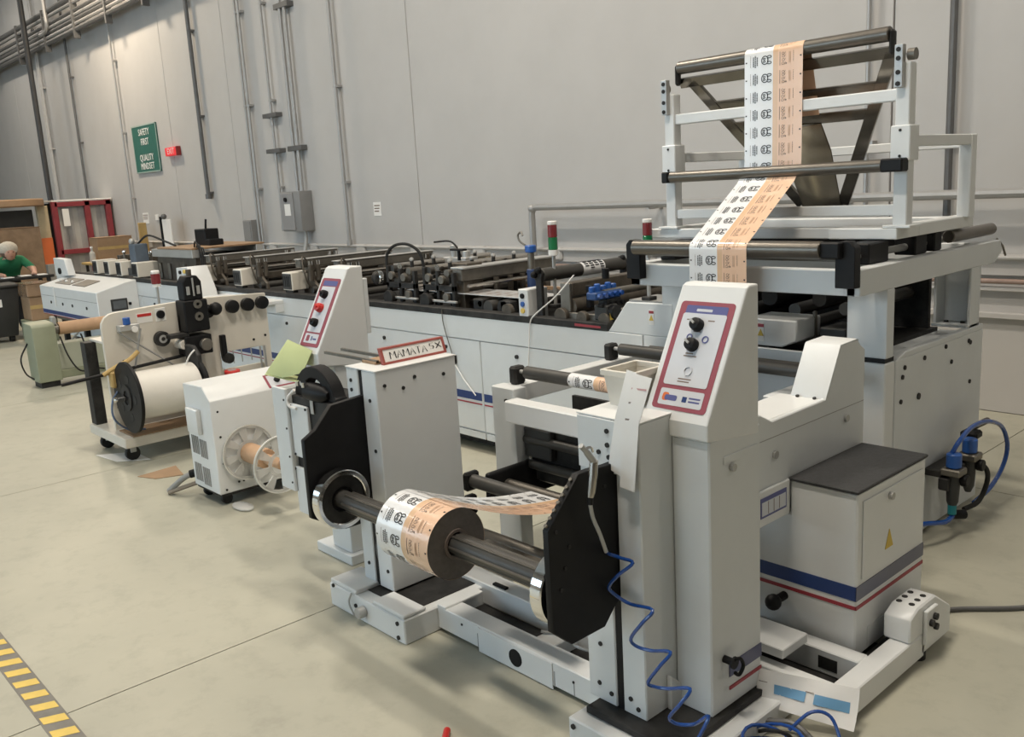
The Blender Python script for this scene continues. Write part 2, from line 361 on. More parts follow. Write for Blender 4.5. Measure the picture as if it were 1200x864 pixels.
t = thing('junction_box', 'dark grey junction box low on the wall beside paired conduits', 'electrical box', (-12.97, 6.45, 1.1))
B('enclosure', EBOX, t, -13.12, -12.86, 6.45, 6.6, 1.12, 1.45, .006); B('cover_plate', EBOX, t, -13.1, -12.88, 6.44, 6.45, 1.14, 1.43, .002)
CY('knockout', CONDUIT, t, (-12.99, 6.52, 1.08), (-12.99, 6.52, 1.12), .02)
# conduit bank high on the left
t = thing('conduit_bank', 'bank of parallel grey conduits high on the wall at upper left', 'conduit', (-22, 6.5, 5.05))
for i, z in enumerate((5.12, 5.22, 5.30, 5.38, 5.46, 5.60, 5.70)):
    MB().tube([(X0, 6.36, z), (-9-.3*i, 6.36, z)], .034 if i not in (0, 6) else .05, 8).build('conduit_pipe', CONDUIT if i % 2 else DCONDUIT, t)
for x in (-31, -28, -25.2, -22.6, -20.7, -18.9, -17.2, -15.5, -13.5, -11.5):
    B('hanger', DCONDUIT, t, x-.03, x+.03, 6.30, 6.42, 4.95, 5.76, .004)
MB().tube(smooth([(-20.9, 6.30, 5.3), (-20.6, 6.30, 5.31), (-20.4, 6.30, 5.42), (-20.4, 6.30, 5.9), (-20.4, 6.30, ZC)]), .04, 8).build('riser', CONDUIT, t)

# safety sign, exit sign, notices
t = thing('safety_sign', 'dark green wall sign reading SAFETY FIRST QUALITY MINDSET', 'sign', (-16.85, 6.57, 2.34))
B('board', SIGNG, t, -17.41, -16.28, 6.575, 6.6, 2.34, 3.18, .004)
m_ = MB()
for a in ((-17.41, -16.28, 2.34, 2.36), (-17.41, -16.28, 3.16, 3.18), (-17.41, -17.39, 2.34, 3.18), (-16.30, -16.28, 2.34, 3.18)): m_.box(a[0], a[1], 6.57, 6.577, a[2], a[3])
m_.build('border', mat('sign_border', (.32, .42, .38), .5, var=.05), t)
for s, z in (('SAFETY', 3.05), ('FIRST', 2.88), ('QUALITY', 2.60), ('MINDSET', 2.45)):
    text('lettering', s, .165, LETTER, t, (-16.85, 6.571, z), (.92, 0, 0), (0, 0, 1))
    text('lettering', s, .165, LETTER, t, (-16.842, 6.5705, z), (.92, 0, 0), (0, 0, 1))
t = thing('exit_sign', 'small red illuminated exit sign beside the green safety sign', 'exit sign', (-15.65, 6.5, 2.565))
B('housing', EXITR, t, -15.9, -15.4, 6.53, 6.6, 2.565, 2.705, .006)
B('edge_frame', mat('exit_dark_red', (.25, .02, .02), .5, var=.1), t, -15.42, -15.39, 6.52, 6.6, 2.56, 2.71, .003)
text('lettering', 'EXIT', .135, LETTER, t, (-15.66, 6.528, 2.635), (1.1, 0, 0), (0, 0, 1))
def notice(xa, xb, za, zb, label):
    t = thing('wall_notice', label, 'notice', ((xa+xb)/2, 6.59, za)); B('sheet', PAPER, t, xa, xb, 6.594, 6.6, za, zb, 0)
    for i in range(3): B('printed_line', INKG, t, xa+.02, xb-.02-.01*i, 6.5925, 6.5945, zb-.05-.035*i, zb-.035-.035*i, 0)
notice(-9.77, -9.61, 1.46, 1.63, 'small white notice taped to the grey wall above the machine')
notice(-17.47, -17.2, 1.42, 1.62, 'white notice below the green safety sign')
tag(B('wall_outlet', PAPER, None, -16.85, -16.72, 6.58, 6.6, 1.48, 1.58, .003), 'tiny white round-cornered switch plate under the green sign', 'switch plate')

# hazard tape on the floor
t = thing('floor_tape', 'yellow and dark hazard striped tape on the floor at lower left', 'floor tape', (-3.6, .69, 0))
B('tape_backing', TAPEG, t, -8.2, -1.2, .645, .735, 0, .0012, 0)
x = -8.15
while x < -1.3:
    MB().prism([(x, .652), (x+.055, .652), (x+.085, .728), (x+.03, .728)], 'z', .0012, .0022).build('yellow_stripe', YELLOW, t); x += .115

# lamps
for i, (x, y, pw) in enumerate(LAMPS):
    t = thing('high_bay_lamp', 'linear high bay lamp hung below the hall ceiling', 'lamp', (x, y, LAMP_Z), 'high bay lamps under the ceiling')
    B('housing', WHITE, t, x-.65, x+.65, y-.2, y+.2, LAMP_Z+.02, LAMP_Z+.1, .01)
    B('diffuser', LAMPM, t, x-.62, x+.62, y-.17, y+.17, LAMP_Z+.01, LAMP_Z+.025, 0)
    for dx in (-.5, .5): MB().cyl((x+dx, y, LAMP_Z+.1), (x+dx, y, ZC), .006, 6).build('hanger_rod', DCONDUIT, t)
    ld = bpy.data.lights.new('lamp_light', 'AREA'); ld.shape = 'RECTANGLE'; ld.size = 1.2; ld.size_y = .34; ld.energy = pw; ld.color = LAMP_COL if pw < 280 else (1.0, 0.83, 0.62)
    lo = bpy.data.objects.new('lamp_light', ld); COL.objects.link(lo); lo.parent = t; lo.location = (0, 0, 0)
# ================================================================= bag making machine (long white body along the wall)
def bolt(parent, p, d, r=.008, h=.006, mt=None, name='bolt'):
    p = Vector(p); d = Vector(d); return CY(name, mt or BLACKM, parent, p, p+d*h, r, 8)
MF, MBK, MT = 3.73, 4.78, 0.92
mach = thing('bag_making_machine', 'long white bag making machine body with blue and red stripes along the wall', 'machine', (-7.4, 4.25, 0))
B('body', WHITE, mach, -13.3, -1.765, MF+.02, MBK, .10, .885, .004)
B('deck', BLACKM, mach, -13.2, -1.95, MF+.1, MBK-.05, .885, .905, 0)
B('plinth', BLACKM, mach, -13.2, -1.95, MF+.12, MBK-.1, .02, .10, 0)
for x in (-13.0, -11.5, -10.0, -8.5, -7.0, -5.5, -4.1, -2.6):
    CY('levelling_foot', DSTEEL, mach, (x, MF+.08, 0), (x, MF+.08, .1), .03, 12)
dz0, dz1 = .155, .765
doors = [(-3.09, -4.44), (-4.446, -5.874), (-5.88, -7.324), (-7.33, -8.774), (-8.78, -10.224), (-10.23, -11.674), (-11.68, -13.1)]
for a, b in doors:
    d = MB().box(b, a, MF, MF+.02, dz0, dz1).build('door', WHITE, mach, .004)
    B('blue_stripe', BLUE, d, b+.01, a-.01, MF-.003, MF, .365, .417, 0)
    B('red_stripe', RED, d, b+.01, a-.01, MF-.003, MF, .337, .346, 0)
    for x in (b+.35, a-.35): CY('latch', BLACKM, d, (x, MF-.012, .70), (x, MF, .70), .013, 12)
    B('lower_panel', WHITE, mach, b+.004, a-.004, MF+.004, MF+.02, .10, dz0-.01, .002)
B('upper_panel', WHITE, mach, -13.1, -3.085, MF-.002, MF+.02, dz1+.005, MT, .003)
B('front_panel', WHITE, mach, -3.08, -1.94, MF, MF+.02, .10, MT, .003)
B('front_rail', BLACKM, mach, -13.2, -3.33, MF-.005, MF+.07, MT, MT+.045, .006)
B('rail_edge', DSTEEL, mach, -13.2, -3.33, MF+.07, MF+.10, MT-.02, MT+.03, .004)
B('rear_rail', BLACKM, mach, -13.2, -3.0, MBK-.07, MBK, .88, MT+.045, .006)
MB().raw(*[[(-3.58, MF-.0056, MT+.014), (-3.38, MF-.0056, MT+.014), (-3.38, MF-.0056, MT+.026), (-3.58, MF-.0056, MT+.03)], [(0, 1, 2, 3)]]).build('red_tag', RED, mach)
# humped cover with warning label
hp = PR('humped_cover', WHITE, mach, [(-3.33, MT), (-3.19, 1.095), (-2.88, 1.10), (-2.88, MT)], 'y', MF, MF+.26, .006)
B('cover_top', GREYP, hp, -3.18, -2.885, MF+.01, MF+.25, 1.099, 1.106, 0)
def warn(parent, x, z, y, s=.05):
    B('warning_label', PAPER, parent, x-s*.42, x+s*.42, y-.002, y, z-s, z+s, 0)
    PR('warning_triangle', WARN, parent, [(x-s*.36, z-s*.4), (x+s*.36, z-s*.4), (x, z+s*.35)], 'y', y-.004, y-.002, 0)
    B('warning_header', RED, parent, x-s*.38, x+s*.38, y-.004, y-.002, z+s*.55, z+s*.9, 0)
warn(hp, -3.02, 1.02, MF, .04)
h2 = PR('covered_gearbox', WHITE, mach, [(-2.46, .925), (-2.27, .925), (-2.19, .96), (-2.19, 1.055), (-2.46, 1.055)], 'y', MF+.03, MF+.25, .006)
warn(h2, -2.38, .99, MF+.03, .045)
# dark roller nest under the tower
nest = B('nest_back', BLACKM, mach, -2.86, -1.97, 4.66, 4.69, .905, 1.21, .003)
B('nest_side', BLACKM, mach, -2.74, -2.70, 4.05, 4.66, .905, 1.18, .004); B('nest_block', BINM, mach, -2.12, -1.99, 3.84, 4.05, .905, 1.02, .006)
for x, z, r in ((-2.47, 1.13, .045), (-2.33, 1.07, .032), (-2.20, 1.13, .036), (-2.07, 1.09, .03), (-2.26, 1.01, .026), (-2.58, 1.06, .03)):
    CY('nest_roller', RUBBER if r > .035 else DARKROLL, mach, (x, 3.98, z), (x, 4.65, z), r, 18)
B('nest_lever', DSTEEL, mach, -2.20, -2.185, 3.92, 3.94, .95, 1.08, .002)
# right end cabinet with bolted side panel
cab = B('end_panel', WHITE, mach, -1.765, -1.745, MF+.09, MBK, .02, .905, .004)
for y, z in ((3.90, .86), (3.88, .82), (3.87, .71), (4.05, .70), (4.10, .87), (4.33, .885), (4.60, .87), (4.63, .66), (4.62, .86), (3.87, .45), (4.40, .80)):
    bolt(cab, (-1.745, y, z), (1, 0, 0), .011 if z != .70 else .016)
B('corner_column', WHITE2, mach, -1.94, -1.75, MF-.002, MF+.09, .02, .905, .006)
B('gap_strip', BLACK, mach, -1.935, -1.755, MF, MF+.085, .905, .925, 0)
PR('top_flange', WHITE, mach, [(MF+.10, .905), (MBK, .905), (MBK, .93), (MF+.18, .93)], 'x', -1.78, -1.745, .003)

# ================================================================= forming tower (roller frame on four posts)
tw = thing('roller_tower', 'white roller frame on posts bridging the machine end below the folding triangle', 'machine frame', (-2.35, 4.2, .93))
SX0, SX1, SY0, SY1, SZ0, SZ1 = -2.95, -1.75, 3.49, 5.0, 1.225, 1.335
for x0, y0 in ((-1.93, 3.73), (-2.95, 3.73), (-1.93, 4.62), (-2.95, 4.62)):
    p = MB()
    if y0 > 4: p.box(x0, x0+.18, 4.72, 4.735, .93, SZ0); p.box(x0+.165, x0+.18, 4.62, 4.72, .93, SZ0); p.box(x0, x0+.015, 4.62, 4.72, .93, SZ0); p.box(x0, x0+.18, 4.60, 4.735, .93, .945)
    else: p.box(x0, x0+.18, 3.732, 3.80, .925, SZ0)
    o = p.build('post', WHITE, tw, .003)
    if y0 > 4:
        for bx, by in ((x0+.05, 4.66), (x0+.13, 4.66)): bolt(o, (bx, by, .945), (0, 0, 1), .012, .01)
B('front_beam', WHITE, tw, SX0, SX1-.02, SY0, SY0+.06, SZ0, SZ1-.005, .004)
B('back_beam', WHITE, tw, SX0, SX1-.02, SY1-.2, SY1-.14, SZ0, SZ1-.005, .004)
PR('side_beam', WHITE, tw, [(SY0, SZ0), (SY1-.09, SZ0), (SY1, SZ0+.05), (SY1-.03, SZ1), (SY0, SZ1)], 'x', SX1-.06, SX1, .004)
PR('side_beam', WHITE, tw, [(SY0, SZ0), (SY1-.09, SZ0), (SY1, SZ0+.05), (SY1-.03, SZ1), (SY0, SZ1)], 'x', SX0, SX0+.06, .004)
B('cross_beam', WHITE, tw, SX0+.06, SX1-.06, 3.98, 4.04, SZ0+.03, SZ1-.01, .004)
for x in (-2.935, -1.835):
    PR('bearing_plate', BLACK, tw, [(x, 1.262), (x+.085, 1.262), (x+.085, 1.425), (x+.06, 1.452), (x+.02, 1.452), (x, 1.43)], 'y', 3.44, 3.49, .003)
B('bearing_block', BLACK, tw, -1.90, -1.80, 3.405, 3.445, 1.385, 1.45, .006)
CY('guide_roller', BRONZE, tw, (-2.86, 3.42, 1.418), (-1.88, 3.42, 1.418), .036, 28, .003)
CY('guide_roller', BRONZE, tw, (-2.86, 3.62, 1.385), (-1.88, 3.62, 1.385), .028, 24, .003)
B('slot_plate', DSTEEL, tw, -2.42, -1.95, 3.66, 3.80, 1.345, 1.36, .002)
# slide shafts along the right and left beams
for x in (-1.85, -2.85):
    CY('slide_shaft', LGREY, tw, (x, 3.52, 1.372), (x, 4.96, 1.372), .016, 16)
    for ya, yb in ((3.66, 3.84), (4.10, 4.22), (4.3, 4.38)): B('slide_block', BLACK, tw, x-.05, x+.05, ya, yb, 1.335, 1.425, .006)
    CY('adjusting_screw', DARKROLL, tw, (x-.06, 4.22, 1.40), (x-.06, 4.9, 1.40), .02, 14)
CY('end_roller', BRONZE, tw, (-1.80, 4.45, 1.39), (-1.80, 4.97, 1.39), .03, 20, .004)
MB().tube([(-1.77, 4.97, 1.34), (-1.75, 5.0, 1.30), (-1.745, 5.03, 1.25)], .006, 6).build('lever', DSTEEL, tw)
B('carriage', BLACK, tw, -2.78, -1.95, 4.05, 4.5, 1.345, 1.42, .006)

# ================================================================= folding triangle frame on top
ff = thing('folding_frame', 'white open frame carrying the steel folding triangle and its rollers', 'machine frame', (-2.36, 4.2, 1.43))
FZ0, FZ1 = 1.43, 1.478
B('base_beam', WHITE2, ff, -3.08, -2.06, 3.82, 3.88, FZ0, FZ1, .004)
B('base_plate', WHITE2, ff, -2.06, -1.75, 3.80, 4.02, FZ0, FZ1, .004)
B('base_beam', WHITE2, ff, -1.83, -1.75, 4.02, 4.61, FZ0, FZ1+.006, .004)
B('base_beam', WHITE2, ff, -3.08, -3.0, 3.88, 4.61, FZ0, FZ1, .004)
B('base_beam', WHITE2, ff, -3.0, -1.83, 4.53, 4.61, FZ0, FZ1, .004)
for xa in (-2.985, -1.785):
    B('post', WHITE2, ff, xa, xa+.06, 3.83, 3.89, FZ1, 2.15 if xa > -2 else 2.15, .004)
    sl = B('slide_sleeve', WHITE2, ff, xa-.012, xa+.072, 3.818, 3.905, 1.755, 1.90, .004)
    for z in (1.775, 1.88): bolt(sl, (xa+.03, 3.818, z), (0, -1, 0), .006, .004)
    hb = B('hinge_plate', LGREY, ff, xa+.005, xa+.04, 3.80, 3.83, 2.05, 2.22, .002)
    for z in (2.065, 2.11, 2.165, 2.20): bolt(hb, (xa+.022, 3.80, z), (0, -1, 0), .010, .004)
    B('rear_post', WHITE2, ff, xa, xa+.06, 4.49, 4.55, FZ1, 1.86, .004)
    B('side_rail', WHITE2, ff, xa+.005, xa+.055, 3.89, 4.55, 1.812, 1.86, .004)
    B('foot_plate', WHITE2, ff, xa-.03, xa+.09, 3.80, 3.92, FZ1, FZ1+.012, .002)
CY('hinge_pin', DSTEEL, ff, (-1.742, 3.85, 2.18), (-1.712, 3.85, 2.18), .024, 14)
CY('hinge_pin', DSTEEL, ff, (-3.0, 3.86, 2.18), (-2.98, 3.86, 2.18), .024, 14)
B('cross_rail', WHITE2, ff, -2.925, -1.785, 3.84, 3.88, 2.00, 2.05, .004)
B('cross_rail', WHITE2, ff, -2.925, -1.785, 3.84, 3.88, 1.528, 1.575, .004)
B('cross_rail', WHITE2, ff, -2.925, -1.785, 4.50, 4.54, 1.80, 1.845, .004)
CY('top_roller', BRONZE, ff, (-2.915, 3.87, 2.275), (-1.83, 3.87, 2.275), .0315, 28, .004)
for x in (-2.935, -1.832): B('roller_bracket', BLACKM, ff, x, x+.022, 3.85, 3.89, 2.19, 2.292, .01)
CY('lower_roller', BRONZE, ff, (-2.93, 3.80, 1.740), (-1.815, 3.80, 1.740), .0275, 28, .003)
B('roller_bracket', BLACK, ff, -1.815, -1.72, 3.765, 3.83, 1.712, 1.768, .006)
B('roller_bracket', BLACK, ff, -2.965, -2.925, 3.765, 3.83, 1.712, 1.768, .006)
# the triangle itself: a tapering steel frame leaning back
def tri(t, s): # t down the slope, s -1..1 across
    xl = -2.86 + .43*t; xr = -1.835 - .375*t
    return Vector(((xl+xr)/2+(xr-xl)/2*s, 3.90+.32*t, 2.205-.635*t))
def slopebar(name, a, b, wdt, th, mt):
    d = (b-a).normalized(); n = Vector((0, .635, .32)).normalized(); sd = d.cross(n).normalized()
    v = [c+sd*i*wdt/2+n*j*th/2 for c in (a, b) for i, j in ((-1, -1), (1, -1), (1, 1), (-1, 1))]
    return MB().raw(v, [(0, 1, 2, 3), (7, 6, 5, 4), (0, 4, 5, 1), (1, 5, 6, 2), (2, 6, 7, 3), (3, 7, 4, 0)]).build(name, mt, ff, .002)
tm = [slopebar('triangle_side', tri(0, -1), tri(1, -1), .055, .02, TSTEEL), slopebar('triangle_side', tri(0, 1), tri(1, 1), .055, .02, TSTEEL),
      slopebar('triangle_top', tri(0, -1.14), tri(0, 1.10), .05, .02, TSTEEL), slopebar('triangle_nose', tri(1, -1), tri(1, 1), .05, .02, TSTEEL),
      slopebar('triangle_rung', tri(.20, -1), tri(.20, 1), .05, .012, TSTEEL), slopebar('triangle_rung', tri(.37, -1), tri(.37, 1), .05, .012, TSTEEL)]
def platept(t, s, o):
    p = tri(t, 0); hw = .075+.05*(1-abs(t-.6)*1.2); n = Vector((0, -.635, -.32)).normalized()
    return p+Vector((s*hw, 0, 0))+n*o
v = []; f = []
for o in (.012, .004):
    for i in range(13):
        for j in range(7):
            t = .40+.60*i/12; s = -1+j/3; v.append(platept(t, s, o+.012*(1-s*s)))
for k in range(2):
    for i in range(12):
        for j in range(6): a = k*91+i*7+j; f.append((a, a+1, a+8, a+7))
MB().raw(v, f).build('folding_plate', GOLDFILM, ff)

# ================================================================= printed film
FW, PER = .30, .080
def path_fn(pts, xl):
    P = [Vector((p[0], p[1])) for p in pts]; L = [0]
    for a, b in zip(P, P[1:]): L.append(L[-1]+(b-a).length)
    def fn(u, v, off=0.0):
        u = min(max(u, 0), L[-1]-1e-6); lo = 0; hi = len(L)-1
        while hi-lo > 1:
            md = (lo+hi)//2
            if L[md] <= u: lo = md
            else: hi = md
        t = (u-L[lo])/max(L[hi]-L[lo], 1e-9); p = P[lo].lerp(P[hi], t)
        # averaged tangent
        d = (P[hi]-P[lo]).normalized()
        n = Vector((-d.y, d.x)); q = p+n*off
        return Vector((xl+v, q.x, q.y))
    return fn, L
def film_mesh(name, parent, pts, xl, label=None, curl=0):
    fn, L = path_fn(pts, xl); vs = [0, .5*FW, .585*FW, FW]
    mb = MB(); us = L
    for k in range(3):
        v = []; 
        for u in us:
            v += [fn(u, vs[k]), fn(u, vs[k+1])]
        mb.raw(v, [(2*i, 2*i+1, 2*i+3, 2*i+2) for i in range(len(us)-1)], k)
    o = mb.build(name, [FILMW, FILMT, FILMP], parent, ang=60)
    return o, fn, L[-1]
HEAD = [[(.0, .020, .017)]]
def print_tiles(parent, fn, u0, u1, off=.0011, phase=0.0, vf=None):
    rnd = random.Random(3); black = MB(); tan = MB(); pale = MB()
    def dense(pts, st=.006):
        out = [pts[0]]
        for a, b in zip(pts, pts[1:]):
            n = max(1, int(math.hypot(b[0]-a[0], b[1]-a[1])/st))
            for i in range(1, n+1): out.append((a[0]+(b[0]-a[0])*i/n, a[1]+(b[1]-a[1])*i/n))
        return out
    k = 0; u = u0+phase
    while u < u1-PER*.2:
        def st(mb, pts, wd):
            q = dense([(u+a*.87, b) for a, b in pts])
            if q[0][0] < u0 or max(p[0] for p in q) > u1 or min(p[0] for p in q) < u0: return
            ribbon(mb, q, wd, lambda a, b: fn(a, b, off))
        def circ(mb, cu, cv, ru, rv, wd, a0=0, a1=360):
            st(mb, [(cu+ru*math.cos(R(a0+(a1-a0)*i/14)), cv+rv*math.sin(R(a0+(a1-a0)*i/14))) for i in range(15)], wd)
        # edge register marks
        st(black, [(.040, .010), (.047, .010)], .008); st(black, [(.040, .290), (.047, .290)], .008)
        # fine and bold lettering running along the film (too small to read)
        x = .016
        while x < .072:
            l = .003+.004*rnd.random(); st(tan, [(x, .033), (x+l, .033)], .0022); x += l+.0016
        for vv, wd, a, b in ((.048, .0062, .018, .070), (.058, .0062, .014, .074), (.068, .0058, .022, .066)):
            x = a
            while x < b:
                l = .0035+.004*rnd.random(); st(black, [(x, vv), (min(x+l, b), vv)], wd); x += l+.0022
        # outlined animal head seen sideways
        circ(black, .045, .108, .021, .017, .0042); circ(black, .030, .131, .006, .011, .0038); circ(black, .060, .131, .006, .011, .0038)
        circ(black, .038, .104, .004, .005, .003); circ(black, .052, .104, .004, .005, .003); circ(black, .045, .113, .009, .006, .0032, 180, 360)
        st(black, [(.036, .120), (.045, .1235), (.054, .120)], .003)
        # recipe drawing on the peach half
        st(tan, [(.008, .186), (.076, .186)], .0028)
        for a in (.016, .034, .052, .066): circ(tan, a, .200+.004*rnd.random(), .006, .006, .0018); st(tan, [(a-.004, .209), (a+.006, .214)], .0018)
        st(tan, [(.012, .216), (.018, .219)], .006)
        for vv in (.232, .238): st(pale, [(.016, vv), (.070, vv)], .0030)
        x = .02
        while x < .07:
            l = .003+.004*rnd.random(); st(tan, [(x, .254), (x+l, .254)], .0026); x += l+.002
        u += PER
    for q_ in (black.build('black_print', INK, parent), tan.build('brown_print', INKG, parent), pale.build('tan_print', INKL, parent)): q_['kind'] = 'stuff'
def arc(cy, cz, r, a0, a1, n=8): return [(cy+r*math.cos(R(a0+(a1-a0)*i/n)), cz+r*math.sin(R(a0+(a1-a0)*i/n))) for i in range(n+1)]
wp = [(3.383, .99)] + [(3.383, .99+.02*i) for i in range(1, 21)] + arc(3.42, 1.418, .0375, 180, 128, 6) 
e = wp[-1]; tgt = (3.793, 1.711)
wp += [(e[0]+(tgt[0]-e[0])*i/18, e[1]+(tgt[1]-e[1])*i/18) for i in range(1, 18)] + arc(3.80, 1.740, .029, -120, -3, 7)
e = wp[-1]; tgt = (3.8370, 2.270)
wp += [(e[0]+(tgt[0]-e[0])*i/22, e[1]+(tgt[1]-e[1])*i/22) for i in range(1, 22)] + arc(3.87, 2.275, .033, 180, 15, 12)
e = wp[-1]; tgt = (3.985, 1.985)
wp += [(e[0]+(tgt[0]-e[0])*i/8, e[1]+(tgt[1]-e[1])*i/8) for i in range(1, 9)]
web = thing('printed_film_web', 'printed white and peach film web rising from the console over the rollers', 'film', (-2.36, 3.38, .99))
o, fn, L = film_mesh('film', web, wp, -2.512)
print_tiles(o, fn, 0, L-.3, phase=.02)

# ================================================================= infeed frame between unwinder and machine
inf = thing('infeed_frame', 'white infeed frame with guide rollers between the unwinder and the machine', 'machine frame', (-2.45, 3.2, .05))
IX1 = -1.645
sp = PR('side_panel', WHITE, inf, [(2.385, .543), (3.33, .543), (3.33, 1.048), (3.30, 1.066), (3.267, 1.095), (3.135, 1.094), (3.031, .907), (2.669, .903), (2.593, .941), (2.385, .941)], 'x', IX1-.02, IX1, .004)
B('side_cover', WHITE2, inf, -1.84, IX1-.02, 2.385, 3.04, .875, .903, .003)
MB().raw([(-1.79, 3.028, .905), (IX1+.001, 3.028, .905), (IX1+.001, 3.134, 1.094), (-1.79, 3.134, 1.094), (IX1+.001, 3.268, 1.098), (-1.79, 3.268, 1.098), (-1.79, 3.32, 1.052), (IX1-.02, 3.32, 1.052), (-1.79, 3.32, .88), (IX1-.02, 3.32, .88), (-1.79, 3.028, .89), (IX1-.02, 3.028, .89)],
         [(0, 1, 2, 3), (3, 2, 4, 5), (5, 4, 7, 6), (6, 7, 9, 8), (0, 3, 5, 6, 8, 10), (10, 11, 9, 8), (0, 1, 11, 10)]).build('sloping_cover', WHITE2, inf, .004)
for x in (-1.755, -1.685): bolt(inf, (x, 3.021, .905), (0, -.3, 1), .007, .005)
B('seam', GREYP, sp, IX1, IX1+.001, 2.39, 3.325, .843, .8455, 0)
for y, z in ((2.682, .780), (3.183, .802)): CY('panel_latch', LGREY, sp, (IX1, y, z), (IX1+.01, y, z), .0145, 14)
pl = B('rating_plate', WHITE2, sp, IX1, IX1+.012, 2.50, 2.765, .543, .672, .003); x_ = IX1+.012
B('plate_print', PANELBLUE, pl, x_, x_+.0015, 2.575, 2.74, .575, .648, 0); B('plate_field', PANELGREY, pl, x_+.0015, x_+.0025, 2.582, 2.733, .583, .632, 0)
for i in range(3): B('plate_line', INKG, pl, x_+.0022, x_+.0032, 2.62+.035*i, 2.623+.035*i, .585, .63, 0)
B('link_beam', WHITE, inf, -2.10, -1.95, 3.33, 3.728, .60, .80, .004); B('inner_side', WHITE, inf, -1.84, -1.82, 2.60, 3.33, .543, .875, .003)
# left posts and beams
B('post', WHITE, inf, -3.13, -2.98, 2.68, 2.76, .05, .84, .004)
B('post_slot', BLACKM, inf, -3.10, -3.075, 2.677, 2.681, .38, .43, 0)
bolt(inf, (-3.03, 2.68, .78), (0, -1, 0), .01)
B('side_beam', WHITE2, inf, -3.10, -3.02, 2.76, 3.725, .76, .84, .004)
B('post', WHITE, inf, -3.10, -3.02, 3.55, 3.70, .05, .76, .004)
B('front_beam', WHITE2, inf, -2.98, -1.842, 2.62, 2.70, .70, .80, .006)
B('tray', mat('dark_tray', (.075, .08, .085), .35, var=.15), inf, -2.98, -2.05, 2.775, 3.7, .56, .575, 0); B('front_guard', BLACKM, inf, -2.97, -2.06, 2.765, 2.772, .40, .70, 0)
B('inner_wall', GREYP, inf, -2.55, -2.53, 2.78, 3.04, .575, .76, .003)
B('inner_motor', GREYP, inf, -2.5, -2.32, 2.95, 3.2, .575, .72, .01)
B('back_plate', BLACKM, inf, -2.97, -2.05, 3.05, 3.07, .06, .74, 0); B('inner_block', BINM, inf, -2.97, -2.80, 2.72, 2.76, .52, .66, .006)
for y, z in ((2.74, .48), (2.735, .60)): CY('inner_roller', DARKROLL, inf, (-2.97, y, z), (-2.06, y, z), .022, 16)
B('lower_tie', BLACKM, inf, -2.98, -2.47, 2.90, 2.98, .52, .6, .004)
for y, z, r, xa, mt in ((2.78, .90, .030, -3.05, DARKROLL), (3.44, .90, .030, -3.05, DARKROLL)):
    ro = CY('guide_roller', mt, inf, (xa+.06, y, z), (-1.85, y, z), r, 24, .003)
    CY('roller_journal', LGREY, ro, (xa, y, z), (xa+.06, y, z), .010, 12)
    B('bearing_bracket', BLACKM, inf, xa-.03, xa+.02, y-.035, y+.035, .84, .925, .010)
CY('cross_roller', BRONZE, inf, (-2.98, 3.66, .86), (-1.95, 3.66, .86), .026, 20, .003)
# film wrapped round the front guide roller
fr = thing('film_wrap', 'short printed film band wrapped around the front infeed roller', 'film', (-2.55, 2.78, .87))
wpts = arc(2.78, .90, .0315, 250, -60, 20)
wpts = [(p[0], p[1]) for p in reversed(arc(2.78, .90, .0315, -60, 250, 24))]
o, fn, L = film_mesh('film', fr, wpts, -2.70); print_tiles(o, fn, 0, L, phase=.0, off=.0012)
# plastic tub
t = thing('plastic_tub', 'small off-white plastic tub standing beside the large maroon control panel', 'tub', (-1.80, 2.14, 1.053))
MB().raw([(-1.853, 2.075, 1.054), (-1.758, 2.075, 1.054), (-1.758, 2.205, 1.054), (-1.853, 2.205, 1.054), (-1.865, 2.06, 1.16), (-1.748, 2.06, 1.16), (-1.748, 2.22, 1.16), (-1.865, 2.22, 1.16)],
         [(0, 3, 2, 1), (0, 1, 5, 4), (1, 2, 6, 5), (2, 3, 7, 6), (3, 0, 4, 7)]).build('bowl', CREAM, t)
m_ = MB()
for a in ((-1.873, -1.740, 2.052, 2.063), (-1.873, -1.740, 2.217, 2.228), (-1.873, -1.862, 2.063, 2.217), (-1.751, -1.740, 2.063, 2.217)): m_.box(a[0], a[1], a[2], a[3], 1.153, 1.172)
m_.build('rim', CREAM, t, .002)

# ================================================================= step cabinet and base frame at the right
st_ = thing('step_cabinet', 'low white cabinet with black mat top and blue and red stripes at right', 'cabinet', (-1.52, 3.04, .06))
PR('body', WHITE2, st_, [(-2.05, .06), (-1.385, .06), (-1.385, .665), (-1.638, .665), (-1.638, .538), (-2.05, .538)], 'y', 2.775, 3.30, .006)
B('mat_top', MAT_TOP, st_, -1.640, -1.378, 2.765, 3.305, .665, .677, .003)
B('blue_stripe', BLUE, st_, -2.04, -1.3835, 2.7725, 2.776, .276, .328, 0); B('red_stripe', RED, st_, -2.04, -1.3835, 2.7725, 2.776, .243, .256, 0)
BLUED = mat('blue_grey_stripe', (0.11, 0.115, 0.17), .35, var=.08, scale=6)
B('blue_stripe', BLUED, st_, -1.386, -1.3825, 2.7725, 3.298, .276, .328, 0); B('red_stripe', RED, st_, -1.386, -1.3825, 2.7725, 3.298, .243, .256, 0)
dd = B('side_door', WHITE2, st_, -1.385, -1.380, 2.81, 3.27, .345, .63, .002)
CY('door_lock', LGREY, dd, (-1.38, 3.0, .60), (-1.366, 3.0, .60), .014, 14)
PR('warning_triangle', WARN, dd, [(2.972, .405), (3.032, .405), (3.002, .475)], 'x', -1.38, -1.378, 0)
B('lower_door', WHITE2, st_, -1.385, -1.382, 2.86, 3.2, .075, .15, .001)

